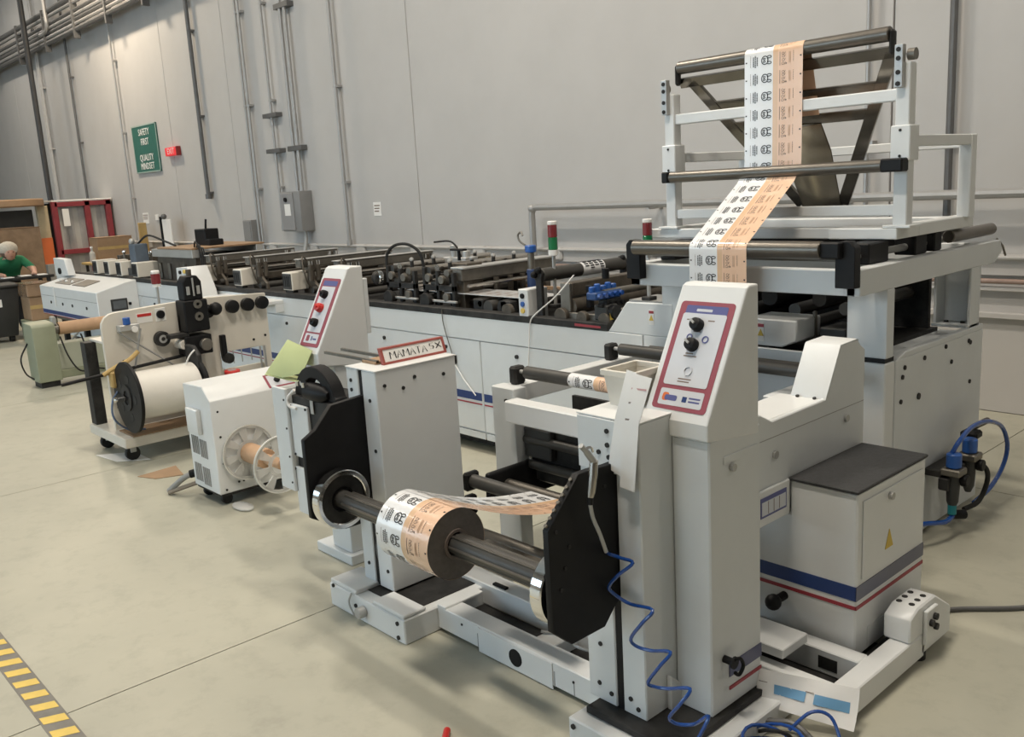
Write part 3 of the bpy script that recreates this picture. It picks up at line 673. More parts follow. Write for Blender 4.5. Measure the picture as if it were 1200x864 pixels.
bf = thing('base_frame', 'white welded base frame with bolted end block around the step cabinet', 'machine frame', (-1.5, 2.9, 0))
B('side_beam', WHITE2, bf, -1.325, -1.25, 2.47, 3.02, .02, .11, .004)
eb = PR('end_block', WHITE2, bf, [(2.90, .11), (2.90, .20), (2.96, .225), (3.10, .225), (3.24, .135), (3.24, .03), (3.0, .03), (3.0, .11)], 'x', -1.345, -1.25, .006)
for i in range(3):
    for j in range(2): bolt(eb, (-1.325+.045*j, 2.975+.045*i, .225), (0, 0, 1), .011, .002)
bp_ = B('bolt_plate', WHITE2, bf, -1.25, -1.235, 3.0, 3.09, .07, .20, .003)
for y, z in ((3.03, .15), (3.06, .165), (3.065, .125)): bolt(bp_, (-1.235, y, z), (1, 0, 0), .013, .012)
CY('levelling_foot', RUBBER, bf, (-1.28, 3.03, 0), (-1.28, 3.03, .05), .03, 14)
CY('levelling_foot', RUBBER, bf, (-1.28, 2.52, 0), (-1.28, 2.52, .05), .03, 14)
B('cross_beam', WHITE2, bf, -2.0, -1.325, 2.68, 2.75, .02, .11, .004)
B('beam_window', BLACKM, bf, -1.47, -1.40, 2.678, 2.681, .04, .085, 0)
B('front_beam', WHITE2, bf, -2.0, -1.325, 2.47, 2.53, .02, .10, .004)
B('tray', BLACKM, bf, -1.95, -1.30, 2.53, 3.0, .012, .02, 0)
B('black_channel', BLACKM, bf, -1.378, -1.33, 2.78, 3.2, .02, .06, .003)
B('bracket_plate', WHITE2, bf, -1.78, -1.50, 2.50, 2.66, .13, .165, .003)
B('bracket_riser', WHITE2, bf, -1.78, -1.72, 2.50, 2.66, .02, .13, .003)
CY('knob', BLACK, bf, (-1.66, 2.72, .215), (-1.66, 2.775, .215), .016, 14); MB().sphere((-1.66, 2.70, .215), .03).build('knob_head', BLACK, bf)
# sheet lying across the frame
t = thing('printed_sheet', 'creased white sheet with two blue printed rectangles on the base frame', 'paper', (-1.36, 2.42, .03))
def sheetpt(a, b, o=0):
    p0 = Vector((-1.50, 2.36, .16)); p1 = Vector((-1.23, 2.505, .128)); q0 = Vector((-1.495, 2.325, .055)); q1 = Vector((-1.205, 2.42, .03))
    p = (p0.lerp(p1, a)).lerp(q0.lerp(q1, a), b); return p+Vector((.0, -1, .55)).normalized()*(o+.012*math.sin(a*3.1)+.006*math.sin(a*9+b*4))
def patch(a0, a1, b0, b1, o, n=10):
    v = [sheetpt(a0+(a1-a0)*i/n, b0+(b1-b0)*j/4, o) for i in range(n+1) for j in range(5)]
    return v, [(i*5+j, i*5+j+1, i*5+j+6, i*5+j+5) for i in range(n) for j in range(4)]
MB().raw(*patch(0, 1, 0, 1, 0)).build('sheet', PAPER, t)
for a in (.18, .60): MB().raw(*patch(a, a+.33, .36, .62, .0025)).build('blue_rectangle', PAPERB, t)
for a in (.02, .5): MB().raw(*patch(a, a+.09, .34, .36, .0025)).build('printed_line', INKG, t)
# ================================================================= unwind stand in the foreground
un = thing('unwind_stand', 'white reel unwind stand with two pedestals and black lift arms in the foreground', 'unwinder', (-2.45, 2.1, 0))
bl = PR('base', WHITE2, un, [(-3.305, 1.836), (-2.755, 1.836), (-2.755, 2.42), (-3.305, 2.42)], 'z', .0, .105, .005)
B('base_top', WHITE2, un, -3.30, -3.10, 1.84, 2.0, .105, .125, .004); B('base_top', WHITE2, un, -2.98, -2.76, 1.84, 1.95, .105, .122, .004)
B('base_pit', BLACKM, un, -3.22, -2.80, 1.90, 2.3, .1055, .108, 0)
CY('base_knob', LGREY, bl, (-3.04, 1.80, .055), (-3.04, 1.836, .055), .024, 16, .003)
for x, z in ((-2.80, .08), (-2.80, .02), (-3.27, .10), (-3.1, .06)): bolt(bl, (x, 1.836, z), (0, -1, 0), .009, .006)
MB().tube(smooth([(-3.12, 1.83, .11), (-3.13, 1.82, .07), (-3.09, 1.815, .03), (-3.10, 1.83, .02)]), .004, 6).build('thin_hose', LGREY, bl)
fb = B('front_beam', WHITE2, un, -2.755, -1.87, 2.0, 2.09, .015, .11, .004)
m_ = MB().cyl((-2.29, 1.9935, .055), (-2.29, 1.9965, .055), .034, 20); m_.build('beam_hole', BLACK, fb)
B('beam_step', WHITE2, un, -2.50, -2.10, 1.9955, 2.0, .004, .104, .001); B('beam_step', WHITE2, un, -2.755, -2.70, 2.0, 2.2, .105, .118, .003)
for x in (-2.508, -2.095, -2.0): B('beam_seam', GREYP, fb, x, x+.003, 1.9985, 2.0, .02, .075, 0)
for x, z in ((-2.6, .08), (-2.42, .085), (-2.2, .085), (-2.0, .07)): bolt(fb, (x, 2.0, z), (0, -1, 0), .005, .003)
B('rear_beam', WHITE2, un, -2.98, -1.64, 2.24, 2.33, .03, .125, .004)
B('beam_clip', BLACK, un, -2.70, -2.62, 2.25, 2.27, .125, .135, .002)
B('cross_tie', WHITE2, un, -2.30, -2.2, 2.09, 2.24, .03, .09, .004)
B('beam_tray', BLACKM, un, -2.75, -1.9, 2.09, 2.24, .02, .03, 0)
MB().tube(smooth([(-2.3, 2.14, .1), (-2.2, 2.2, .09), (-2.1, 2.12, .12), (-2.0, 2.15, .11), (-1.92, 2.1, .13)]), .006, 6).build('loose_hose', LGREY, un)
B('base', WHITE2, un, -1.87, -1.42, 1.836, 2.45, 0, .075, .005); B('base_pit', BLACKM, un, -1.84, -1.48, 1.89, 2.4, .0755, .10, .003)
bolt(un, (-1.845, 1.836, .05), (0, -1, 0), .009, .006)
# pedestals (boxes with a vertical slot in the front)
def pedestal(xa, xb, zb, slot):
    p = MB(); p.box(xa, slot-.014, 1.95, 2.36, zb, 1.052); p.box(slot+.014, xb, 1.95, 2.36, zb, 1.052); p.box(slot-.014, slot+.014, 2.0, 2.36, zb, 1.052)
    o = p.build('pedestal', WHITE, un, .004)
    B('slot_liner', BLACK, o, slot-.012, slot+.012, 1.955, 2.0, zb, 1.045, 0)
    return o
pL = pedestal(-3.194, -2.98, .115, -3.095); pR = pedestal(-1.878, -1.638, .10, -1.745)
B('top_cap', WHITE2, pL, -3.197, -2.977, 1.947, 2.363, 1.052, 1.056, 0); B('top_cap', WHITE2, pR, -1.881, -1.635, 1.947, 2.363, 1.052, 1.056, 0)
for y, z in ((1.99, .99), (2.14, 1.00), (2.29, .985), (2.08, .965)): bolt(pL, (-2.98, y, z), (1, 0, 0), .008, .004)
for x, z in ((-3.16, 1.0), (-3.16, .96), (-3.03, .93), (-3.02, .72), (-3.03, .35), (-3.01, .2), (-3.15, .2)): bolt(pL, (x, 1.95, z), (0, -1, 0), .008, .004)
cvp = B('upper_plate', WHITE, pR, -1.877, -1.70, 1.944, 1.95, .885, 1.05, .002)
for x, z in ((-1.755, 1.015), (-1.755, .972), (-1.79, .945), (-1.75, .935)): bolt(cvp, (x, 1.944, z), (0, -1, 0), .008, .004)
for x, z in ((-1.82, .30), (-1.83, .16), (-1.78, .14), (-1.67, .13), (-1.70, .155)): bolt(pR, (x, 1.95, z), (0, -1, 0), .008, .004)
PR('gusset', WHITE2, pR, [(2.05, .10), (2.13, .10), (2.13, .15), (2.05, .22)], 'x', -1.638, -1.62, .003)
MB().tube(smooth([(-3.08, 1.975, .40), (-3.075, 1.965, .33), (-3.085, 1.96, .27), (-3.07, 1.965, .2), (-3.08, 1.97, .13)]), .012, 8).build('cable_bundle', DCONDUIT, pL)
# black lift arms with chrome rings
armL = [(1.665, .82), (1.72, .85), (1.80, .935), (1.945, .945), (2.0, .945), (2.0, .64), (1.945, .50), (1.746, .452), (1.665, .50)]
armR = [(1.66, .79), (1.66, .48), (1.735, .415), (1.88, .415), (1.935, .47), (2.0, .50), (2.0, .92), (1.91, .92), (1.84, .925), (1.79, .925)]
aL = PR('lift_arm', BLACK, un, armL, 'x', -3.107, -3.083, .002); aR = PR('lift_arm', BLACK, un, armR, 'x', -1.757, -1.733, .002)
SY, SZ = 1.775, .566
for a, x0, x1, sg in ((aL, -3.083, -3.03, 1), (aR, -1.80, -1.757, -1)):
    CY('bearing_housing', BLACK, a, (x0, SY, SZ), (x1, SY, SZ), .088, 28, .006)
    xr = x1 if sg > 0 else x0
    MB().ring((xr-.024, SY, SZ), (xr+.024, SY, SZ), .098, .12, 44).build('chrome_ring', CHROME, a, .004)
    MB().ring((xr-.012, SY, SZ), (xr+.012, SY, SZ), .05, .099, 32).build('ring_web', BLACKM, a, .003)
for y, z in ((1.69, .78), (1.72, .66), (1.74, .72), (1.70, .60), (1.9, .86)): bolt(aR, (-1.733, y, z), (1, 0, 0), .006, .004)
for i in range(7): bolt(aR, (-1.745, 1.665+.018*i, .802+.018*i), (0, -.7, .7), .006, .006, DSTEEL)
# rollers behind the shaft
rb = B('roller_bracket', BLACK, un, -2.975, -2.945, 2.47, 2.98, .33, .50, .025, 3)
B('roller_arm', BLACK, un, -3.0, -2.96, 2.36, 2.42, .33, .42, .01)
for y, z, r, mt in ((2.42, .475, .030, DARKROLL), (2.585, .42, .030, BRONZE), (2.80, .41, .028, BRONZE), (2.30, .30, .034, BRONZE)):
    CY('guide_roller', mt, un, (-2.945 if y > 2.43 else -2.99, y, z), (-1.93, y, z), r, 22, .003)
B('roller_end', BLACK, un, -3.02, -2.985, 2.38, 2.46, .43, .515, .01)
B('roller_bracket', BLACK, un, -1.93, -1.90, 2.26, 2.85, .26, .50, .02)
B('film_guide_tray', DSTEEL, un, -2.55, -2.02, 1.96, 2.12, .40, .412, .003); B('guide_tray_edge', LGREY, un, -2.55, -2.02, 1.955, 1.963, .40, .44, .002)
# splice unit between the left pedestal and left console
su = B('splice_housing', BLACKM, un, -3.55, -3.20, 1.88, 2.10, .36, .90, .004)
B('cover_strip', WHITE, su, -3.67, -3.55, 1.85, 1.865, .46, .93, .003); B('strip_edge', WHITE, su, -3.555, -3.55, 1.865, 1.92, .46, .93, 0)
for z in (.50, .62, .75, .88): bolt(su, (-3.565, 1.85, z), (0, -1, 0), .005, .003)
c1 = B('cover_plate', WHITE, su, -3.545, -3.40, 1.865, 1.88, .625, .865, .003); c2 = B('cover_plate', WHITE, su, -3.56, -3.42, 1.865, 1.88, .36, .575, .003)
for x, z in ((-3.535, .855), (-3.41, .855), (-3.535, .635), (-3.41, .635)): bolt(c1, (x, 1.865, z), (0, -1, 0), .006, .004)
for x, z in ((-3.55, .565), (-3.43, .565)): bolt(c2, (x, 1.865, z), (0, -1, 0), .006, .004)
v = []
ar = MB()
aro = [(-3.55, .86)] + [(-3.385+.165*math.cos(R(a)), .885+.155*math.sin(R(a))) for a in range(170, 5, -12)] + [(-3.215, .92), (-3.205, .86)]
ari = [(-3.27, .86), (-3.275, .92)] + [(-3.385+.105*math.cos(R(a)), .885+.105*math.sin(R(a))) for a in range(15, 170, 12)] + [(-3.49, .86)]
ar.prism(aro+ari, 'y', 1.90, 1.96).build('cable_arch', BLACK, su, .004)
MB().lathe((-3.42, 1.90, .93), (1, 0, 0), [(0, .02), (.0, .04), (.06, .042), (.13, .036), (.16, .015)], 20).build('motor', BLACK, su)
for dx in (0, .05): CY('chrome_stud', CHROME, su, (-3.46+dx, 1.87, .955-.03*dx), (-3.46+dx, 1.87, .975), .012, 10)
B('tag_card', LGREY, su, -3.38, -3.355, 1.872, 1.876, .84, .90, .001)
MB().tube(smooth([(-3.5, 1.87, .93), (-3.545, 1.86, .89), (-3.54, 1.86, .855), (-3.48, 1.86, .85)]), .007, 8).build('cable_loop', PAPER, su)
B('splice_bar', BLACK, su, -3.30, -3.2, 1.90, 2.05, .86, .91, .006)

# ---------------------------------------------------------------- consoles
def console(name, label, xl, xr, big):
    loc = ((xl+xr)/2, 2.22, .1 if big else .05)
    t = thing(name, label, 'control console', loc)
    prof = [(2.091, .986), (2.091, 1.037), (2.298, 1.412), (2.315, 1.42), (2.358, 1.42), (2.358, .955)]
    if not big: prof = [(2.058, .985), (2.058, 1.045), (2.256, 1.412), (2.272, 1.42), (2.337, 1.42), (2.337, .95)]
    MB().prism(prof, 'x', xl, xr).build('housing', WHITE2, t, .006, 2, ang=18)
    a = Vector((xl, prof[1][0], prof[1][1])); b = Vector((xl, prof[2][0], prof[2][1])); d = (b-a).normalized(); H = (b-a).length; W = xr-xl
    n = Vector((0, -d.z, d.y))
    def pt(s, q, o): return a+Vector((s*W, 0, 0))+d*(q*H)+n*o
    def plate(nm, mt, s0, s1, q0, q1, o, th, r, par):
        poly = rrect(s0*W, s1*W, q0*H, q1*H, r); nn = len(poly)
        v = [a+Vector((p[0], 0, 0))+d*p[1]+n*o for p in poly]+[a+Vector((p[0], 0, 0))+d*p[1]+n*(o+th) for p in poly]
        return MB().raw(v, [tuple(range(nn)), tuple(range(nn, 2*nn))]+[(i, (i+1) % nn, nn+(i+1) % nn, nn+i) for i in range(nn)]).build(nm, mt, par)
    pn = plate('control_panel', PANELRED, .09, .92, .07, .88, 0, .0015, .012, t)
    if big:
        plate('panel_header', PANELBLUE, .19, .83, .78, .85, .0015, .0005, .006, pn); plate('header_text', PANELGREY, .36, .60, .805, .825, .002, .0004, .002, pn)
        plate('panel_field', PANELGREY, .17, .84, .25, .79, .002, .0008, .008, pn); plate('logo_field', PANELGREY, .17, .84, .10, .22, .0015, .0008, .006, pn)
        plate('orange_logo', ORANGE, .22, .32, .13, .19, .0024, .0003, .008, pn); plate('blue_logo', PANELBLUE, .26, .45, .135, .175, .0026, .0003, .006, pn)
        plate('square_logo', BLUE, .53, .60, .135, .175, .0024, .0003, .001, pn)
        for q in (.163, .138): plate('printed_line', PANELBLUE, .63, .80, q, q+.012, .0024, .0003, .001, pn)
        for s0, s1, q in ((.25, .40, .735), (.58, .68, .735), (.40, .52, .65), (.38, .5, .485), (.36, .56, .465), (.38, .58, .295), (.38, .56, .275)):
            plate('printed_line', INKG, s0, s1, q, q+.009, .0028, .0003, .001, pn)
        ks = [(.45, .70, .021, BLACK), (.46, .55, .021, BLACK)]
        c = pt(.50, .36, .003); MB().ring(c, c+n*.003, .012, .0145, 24).build('button_ring', PANELGREY, pn)
        c = pt(.62, .60, .003); MB().ring(c, c+n*.002, .008, .0115, 20).build('dial_mark', PANELBLUE, pn)
        c = pt(.37, .61, .003); MB().ring(c, c+n*.002, .007, .010, 20).build('dial_mark', PANELBLUE, pn)
    else:
        plate('panel_header', PANELBLUE, .20, .82, .79, .85, .0015, .0005, .004, pn)
        plate('panel_field', PANELGREY, .20, .80, .24, .78, .002, .0008, .004, pn); plate('logo_field', PANELGREY, .20, .80, .11, .22, .0015, .0008, .004, pn)
        plate('logo', PANELRED, .28, .42, .13, .20, .0024, .0003, .006, pn); plate('logo', BLUE, .50, .55, .14, .19, .0024, .0003, .001, pn); plate('printed_line', PANELBLUE, .58, .74, .15, .17, .0024, .0003, .001, pn)
        plate('red_sticker', REDK, .14, .34, -.02, .045, .0, .0006, .006, t)
        ks = [(.48, .68, .020, BLACK), (.48, .52, .022, REDK), (.48, .345, .020, BLACK)]
    for s, q, r, mt in ks:
        c = pt(s, q, .0026); kb = MB().lathe(c, n, [(0, r), (.012, r), (.024, r*.86), (.026, r*.7)], 20).build('knob', mt, pn)
        g = c+n*.027; e1 = (d*.5+Vector((-.75, 0, 0))).normalized(); e2 = n.cross(e1)
        vv = [g+e1*i*r*.8+e2*j*r*.16+n*k for k in (-.004, .004) for i, j in ((-.2, -1), (1, -1), (1, 1), (-.2, 1))]
        MB().raw(vv, [(0, 1, 2, 3), (4, 5, 6, 7), (0, 1, 5, 4), (1, 2, 6, 5), (2, 3, 7, 6), (3, 0, 4, 7)]).build('knob_pointer', LGREY if big else mt, kb)
    return t
cr = console('control_console', 'large slanted white control console with two black knobs at right', -1.736, -1.50, True)
col_ = B('column', WHITE, cr, -1.637, -1.502, 2.10, 2.37, .10, .986, .005)
B('column_neck', GREYP, cr, -1.63, -1.51, 2.11, 2.35, .95, .99, 0)
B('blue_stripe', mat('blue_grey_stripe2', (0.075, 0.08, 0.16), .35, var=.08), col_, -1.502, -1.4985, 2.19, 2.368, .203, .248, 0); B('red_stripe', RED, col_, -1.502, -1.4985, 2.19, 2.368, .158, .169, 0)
B('door_panel', WHITE, col_, -1.502, -1.4985, 2.17, 2.35, .90, .925, .001)
CY('door_lock', LGREY, col_, (-1.502, 2.21, .885), (-1.488, 2.21, .885), .012, 14)
hd = MB().lathe((-1.502, 2.165, .275), (1, 0, 0), [(0, .012), (.03, .012), (.034, .02), (.04, .02)], 16).build('hand_lever', BLACK, col_)
MB().tube(smooth([(-1.465, 2.165, .285), (-1.46, 2.19, .28), (-1.46, 2.205, .25), (-1.465, 2.19, .225), (-1.47, 2.175, .235)]), .006, 8).build('lever_loop', BLACK, hd)
cl = console('control_console', 'smaller slanted white control console with red knob at centre left', -3.792, -3.60, False)
B('column', WHITE, cl, -3.78, -3.61, 2.145, 2.335, .05, 1.0, .004)
B('column_foot', WHITE, cl, -3.90, -3.58, 2.12, 2.38, 0, .05, .004)
B('back_box', WHITE, cl, -3.77, -3.6, 2.337, 2.36, 1.1, 1.36, .003)
# papers
def sheet(name, pts, label, mt, cat='paper', th=.0012):
    n = len(pts); P = [Vector(p) for p in pts]; nm = (P[1]-P[0]).cross(P[2]-P[0]).normalized()*th
    o = MB().raw([p for p in P]+[p+nm for p in P], [tuple(range(n)), tuple(range(2*n-1, n-1, -1))]+[(i, (i+1) % n, n+(i+1) % n, n+i) for i in range(n)]).build(name, mt)
    return tag(o, label, cat) if label else o
def hung(rows, th=.0015):
    v = [p for l, r in rows for p in (l, r)]; n = len(v); f = [(2*i, 2*i+1, 2*i+3, 2*i+2) for i in range(len(rows)-1)]
    return MB().raw(v+[(p[0], p[1]+th, p[2]) for p in v], f+[tuple(i+n for i in reversed(q)) for q in f]+[(0, n, n+1, 1), (n-2, n-1, 2*n-1, 2*n-2)])
tag(hung([((-1.705, 1.985, 1.20), (-1.668, 1.985, 1.195)), ((-1.715, 1.936, 1.06), (-1.66, 1.936, 1.06)), ((-1.745, 1.932, .905), (-1.655, 1.932, .875))]).build('hanging_sheet', PAPER), 'white sheet hanging behind another sheet from the large console', 'paper')
t = thing('hanging_notice', 'printed sheet hanging from the left edge of the large console', 'paper', (-1.66, 1.95, .85))
hung([((-1.672, 1.975, 1.195), (-1.612, 1.985, 1.185)), ((-1.676, 1.926, 1.06), (-1.618, 1.928, 1.06)), ((-1.69, 1.920, .862), (-1.636, 1.922, .855))]).build('sheet', PAPER, t)
for f_, w_, mt in ((.12, .05, mat('pink_print', (.6, .35, .35), .6, var=.1)), (.24, .04, INKG), (.38, .04, INKG)):
    q_ = min(f_/.4, 1); y = 1.975-.049*q_-.0012; z = 1.19-.325*f_; x = -1.668
    MB().raw([(x, y, z), (x+w_, y+.006, z), (x+w_, y+.0075, z+.005), (x, y+.0015, z+.005)], [(0, 1, 2, 3)]).build('printed_line', mt, t)
t = thing('folded_folder', 'folded yellow-green paper leaning against the smaller console', 'paper', (-3.82, 2.04, .93))
q = [(-3.99, 1.99, .925), (-3.84, 2.045, 1.095), (-3.80, 1.99, 1.045), (-3.79, 1.975, .93), (-3.63, 2.05, 1.06), (-3.645, 2.0, .965)]
MB().raw(q+[(p[0], p[1]+.003, p[2]) for p in q], [(0, 1, 2), (0, 2, 3), (2, 1, 4), (2, 4, 5), (2, 5, 3), (8, 7, 6), (9, 8, 6), (10, 7, 8), (11, 10, 8), (9, 11, 8)]).build('folder_sheet', PAPERG, t)
B('folder_spine', PAPERG, t, -3.98, -3.66, 1.98, 2.05, .92, .925, .001)

# ---------------------------------------------------------------- handwritten sign on the left pedestal
t = thing('handwritten_sign', 'red-framed sign with handwritten MAMATA 5X on the left pedestal', 'sign', (-3.10, 2.2, 1.056))
sa, sb, lean = 2.045, 2.375, .02
def sg(u, w_, o=0): return Vector((-3.06-lean*w_+o, sa+(sb-sa)*u, 1.062+w_*.058))
def slab(nm, mt, u0, u1, w0, w1, o0, o1):
    v = [sg(u, w_, o) for o in (o0, o1) for u, w_ in ((u0, w0), (u1, w0), (u1, w1), (u0, w1))]
    return MB().raw(v, [(0, 1, 2, 3), (7, 6, 5, 4), (0, 4, 5, 1), (1, 5, 6, 2), (2, 6, 7, 3), (3, 7, 4, 0)]).build(nm, mt, t)
REDFR = mat('red_frame_plastic', (.34, .085, .07), .45, var=.1, scale=12)
slab('frame_back', REDFR, 0, 1, -.1, 1.05, -.012, 0); slab('card', PAPER, .035, .965, .06, .92, 0, .002)
for a in ((0, 1, -.1, .06), (0, 1, .92, 1.05), (0, .035, .06, .92), (.965, 1, .06, .92)): slab('frame_edge', REDFR, *a, 0, .005)
MB().box(-3.19, -3.09, 2.03, 2.33, 1.057, 1.068).build('tray_floor', CARD, t)
for y in (2.035, 2.12): MB().box(-3.50, -3.09, y, y+.012, 1.062, 1.074).build('tray_rail', DSTEEL, t)
S = {'M': [[(0, 0), (.05, 1), (.5, .35), (.95, 1), (1, 0)]], 'A': [[(0, 0), (.5, 1), (1, 0)], [(.2, .4), (.8, .42)]], 'T': [[(0, 1), (1, .97)], [(.5, 1), (.52, 0)]],
     '5': [[(.9, 1), (.2, .95), (.15, .58), (.7, .55), (.85, .3), (.6, .02), (.1, .08)]], 'X': [[(0, 0), (1, 1)], [(0, .95), (1, .05)]]}
hw = MB(); u = .13
for ch, wd in zip('MAMATA', (.085, .075, .085, .075, .07, .075)):
    for stt in S[ch]: ribbon(hw, [(u+p[0]*wd, .22+.05*(u-.16)+p[1]*.48) for p in stt], .016, lambda a, b: sg(a, b, .0035))
    u += wd+.022
u += .02
for ch in '5X':
    for stt in S[ch]: ribbon(hw, [(u+p[0]*.085, .34+p[1]*.42) for p in stt], .018, lambda a, b: sg(a, b, .0035))
    u += .105
hw.build('handwriting', INK, t)

# ---------------------------------------------------------------- shaft and film roll
t = thing('unwind_shaft', 'dark expanding shaft carrying the printed film roll', 'shaft', (-2.4, SY, SZ-.04))
sh = MB().cyl((-3.03, SY, SZ), (-1.80, SY, SZ), .036, 24).build('shaft_body', DARKROLL, t)
for k in range(6):
    a = R(60*k); dy, dz = math.cos(a)*.0365, math.sin(a)*.0365
    MB().cyl((-2.97, SY+dy, SZ+dz), (-1.86, SY+dy, SZ+dz), .0055, 6).build('expanding_leaf', BRONZE, sh)
t = thing('film_roll', 'roll of printed white and peach film on the unwind shaft', 'film roll', (-2.45, SY, SZ-.125))
RX, RR = -2.605, .125
cpts = [(SY+RR*math.cos(R(a)), SZ+RR*math.sin(R(a))) for a in range(430, 68, -6)]
o, fn, L = film_mesh('film', t, cpts, RX); print_tiles(o, fn, 0, L, phase=.03)
MB().ring((RX+.001, SY, SZ), (RX+FW-.0005, SY, SZ), .052, RR-.001, 48).build('roll_edge', ROLLEND, t)
MB().ring((RX-.006, SY, SZ), (RX+FW+.006, SY, SZ), .043, .053, 32).build('core', mat('roll_core', (.13, .10, .085), .6, var=.2), t)
t = thing('unwinding_film', 'printed film leaving the roll toward the guide rollers', 'film', (-2.45, 2.1, .45))
ups = [(SY+RR*math.cos(R(a)), SZ+RR*math.sin(R(a))+.0015) for a in (86, 79, 72)]
for k_ in range(1, 15):
    q = k_/14; ups.append((ups[2][0]*(1-q)+2.41*q, ups[2][1]*(1-q)+.512*q-.030*math.sin(math.pi*q)))
o, fn, L = film_mesh('film', t, ups, RX); print_tiles(o, fn, 0, L, phase=.01)

# ---------------------------------------------------------------- air gun and coiled hose
t = thing('air_blow_gun', 'chrome air blow gun hanging on the black lift arm', 'air gun', (-1.69, 1.80, .84))
MB().tube(smooth([(-1.69, 1.762, 1.025), (-1.69, 1.785, 1.0), (-1.69, 1.815, .962)]), [.008]*6+[.010]*6+[.013], 10).build('nozzle_body', LGREY, t)
MB().tube([(-1.69, 1.812, .965), (-1.688, 1.806, .93), (-1.688, 1.795, .88), (-1.688, 1.790, .865)], [.012, .013, .012, .009], 10).build('grip', STEEL, t)
MB().tube(smooth([(-1.69, 1.775, 1.012), (-1.68, 1.792, 1.015), (-1.68, 1.80, 1.0)]), .004, 6).build('trigger', CHROME, t)
MB().tube([(-1.688, 1.79, .866), (-1.688, 1.788, .845)], .009, 8).build('fitting', BLACK, t)
t = thing('coiled_air_hose', 'blue coiled air hose dangling in front of the right pedestal', 'hose', (-1.65, 1.9, 0))
MB().tube(smooth([(-1.688, 1.788, .846), (-1.69, 1.80, .80), (-1.69, 1.825, .745), (-1.69, 1.85, .68)]), .006, 8).build('spring_guard', LGREY, t)
hp_ = [(-1.731, .644), (-1.697, .635), (-1.638, .641), (-1.675, .6), (-1.714, .55), (-1.709, .516), (-1.666, .496), (-1.569, .514), (-1.589, .475), (-1.633, .413), (-1.638, .376), (-1.593, .37),
       (-1.507, .402), (-1.527, .362), (-1.573, .292), (-1.57, .268), (-1.529, .271), (-1.44, .313), (-1.456, .271), (-1.497, .21), (-1.488, .181), (-1.439, .194), (-1.377, .254), (-1.398, .182), (-1.43, .12), (-1.40, .06), (-1.33, .03)]
pts = [(-1.69, 1.85, .682)]+[(x, 1.90+.022*math.cos(2*math.pi*(i-1)/5), z) for i, (x, z) in enumerate(hp_)]
MB().tube(smooth(pts, 5), .0055, 8).build('coil', HOSE, t)
t = thing('loose_blue_hose', 'tangle of blue air hose on the floor below the printed sheet', 'hose', (-1.35, 2.15, 0))
q = []
for i in range(70):
    a = i/70*2*math.pi*3.2; q.append((-1.34+.10*math.cos(a)*(1+.2*math.sin(a*.4))+.03*i/70, 2.16+.09*math.sin(a), .03+.03*math.sin(a*1.3)+.02))
MB().tube(q, .0055, 8).build('hose_loops', HOSE, t)
MB().tube(smooth([(-1.34, 2.27, .05), (-1.30, 2.33, .10), (-1.25, 2.36, .09), (-1.2, 2.34, .02)]), .0055, 8).build('hose_end', HOSE, t)
MB().tube(smooth([(-1.5, 2.2, .06), (-1.42, 2.28, .04), (-1.36, 2.33, .03), (-1.26, 2.30, .015)]), .012, 8).build('grey_sleeve', DCONDUIT, t)
MB().tube(smooth([(-1.42, 2.23, .03), (-1.36, 2.19, .08), (-1.32, 2.22, .07), (-1.31, 2.26, .02)]), .006, 8).build('black_cable', RUBBER, t)
t = thing('red_marker', 'tip of a red object on the floor at the bottom edge', 'marker', (-2.16, 1.57, 0))
CY('marker_body', REDK, t, (-2.18, 1.585, .012), (-2.10, 1.50, .012), .012, 12, .003); CY('marker_cap', BLACK, t, (-2.10, 1.50, .012), (-2.07, 1.468, .012), .013, 12, .003)
o = MB().tube(smooth([(-1.40, 3.36, .012), (-1.30, 3.48, .012), (-1.15, 3.62, .012), (-1.0, 3.82, .012), (-.85, 4.1, .012), (-.6, 4.6, .012), (-.2, 5.4, .012)]), .009, 8).build('power_cable', DCONDUIT)
tag(o, 'dark grey cable lying across the floor at right', 'cable')

# ================================================================= air regulators on the cabinet end
t = thing('air_regulator_set', 'pair of blue-topped air regulators with filter bowls on the cabinet end', 'air regulator', (-1.66, 4.3, .1))
B('mount_plate', BLACKM, t, -1.745, -1.67, 4.14, 4.42, .30, .335, .004)
for y, dz in ((4.19, 0), (4.37, .03)):
    x = -1.63
    CY('blue_cap', BLUEK, t, (x, y, .345+dz), (x, y, .415+dz), .034, 20, .006)
    B('valve_body', DSTEEL, t, x-.045, x+.045, y-.045, y+.045, .31+dz, .345+dz, .006)
    MB().lathe((x, y, .15+dz), (0, 0, 1), [(0, .014), (.03, .026), (.10, .03), (.16, .03)], 16).build('filter_bowl', BINM, t)
    CY('gauge', BLACK, t, (x+.03, y+.02, .285+dz), (x+.06, y+.02, .285+dz), .028, 16, .003)
    B('clamp_ring', BLACKM, t, x-.05, x-.0, y-.05, y+.05, .24+dz, .30+dz, .006)
CY('drain', TEAL, t, (-1.63, 4.19, .12), (-1.63, 4.19, .17), .02, 12)
CY('valve_handle', BROWNM, t, (-1.66, 4.50, .47), (-1.66, 4.66, .465), .016, 12, .003)
B('elbow_fitting', BLACK, t, -1.70, -1.62, 4.42, 4.5, .42, .46, .01)
MB().tube(smooth([(-1.64, 4.19, .415), (-1.62, 4.22, .47), (-1.62, 4.36, .505), (-1.62, 4.55, .49), (-1.62, 4.74, .42), (-1.62, 4.83, .30), (-1.62, 4.78, .20), (-1.62, 4.62, .13), (-1.63, 4.45, .10)]), .011, 10).build('blue_hose', HOSE, t)
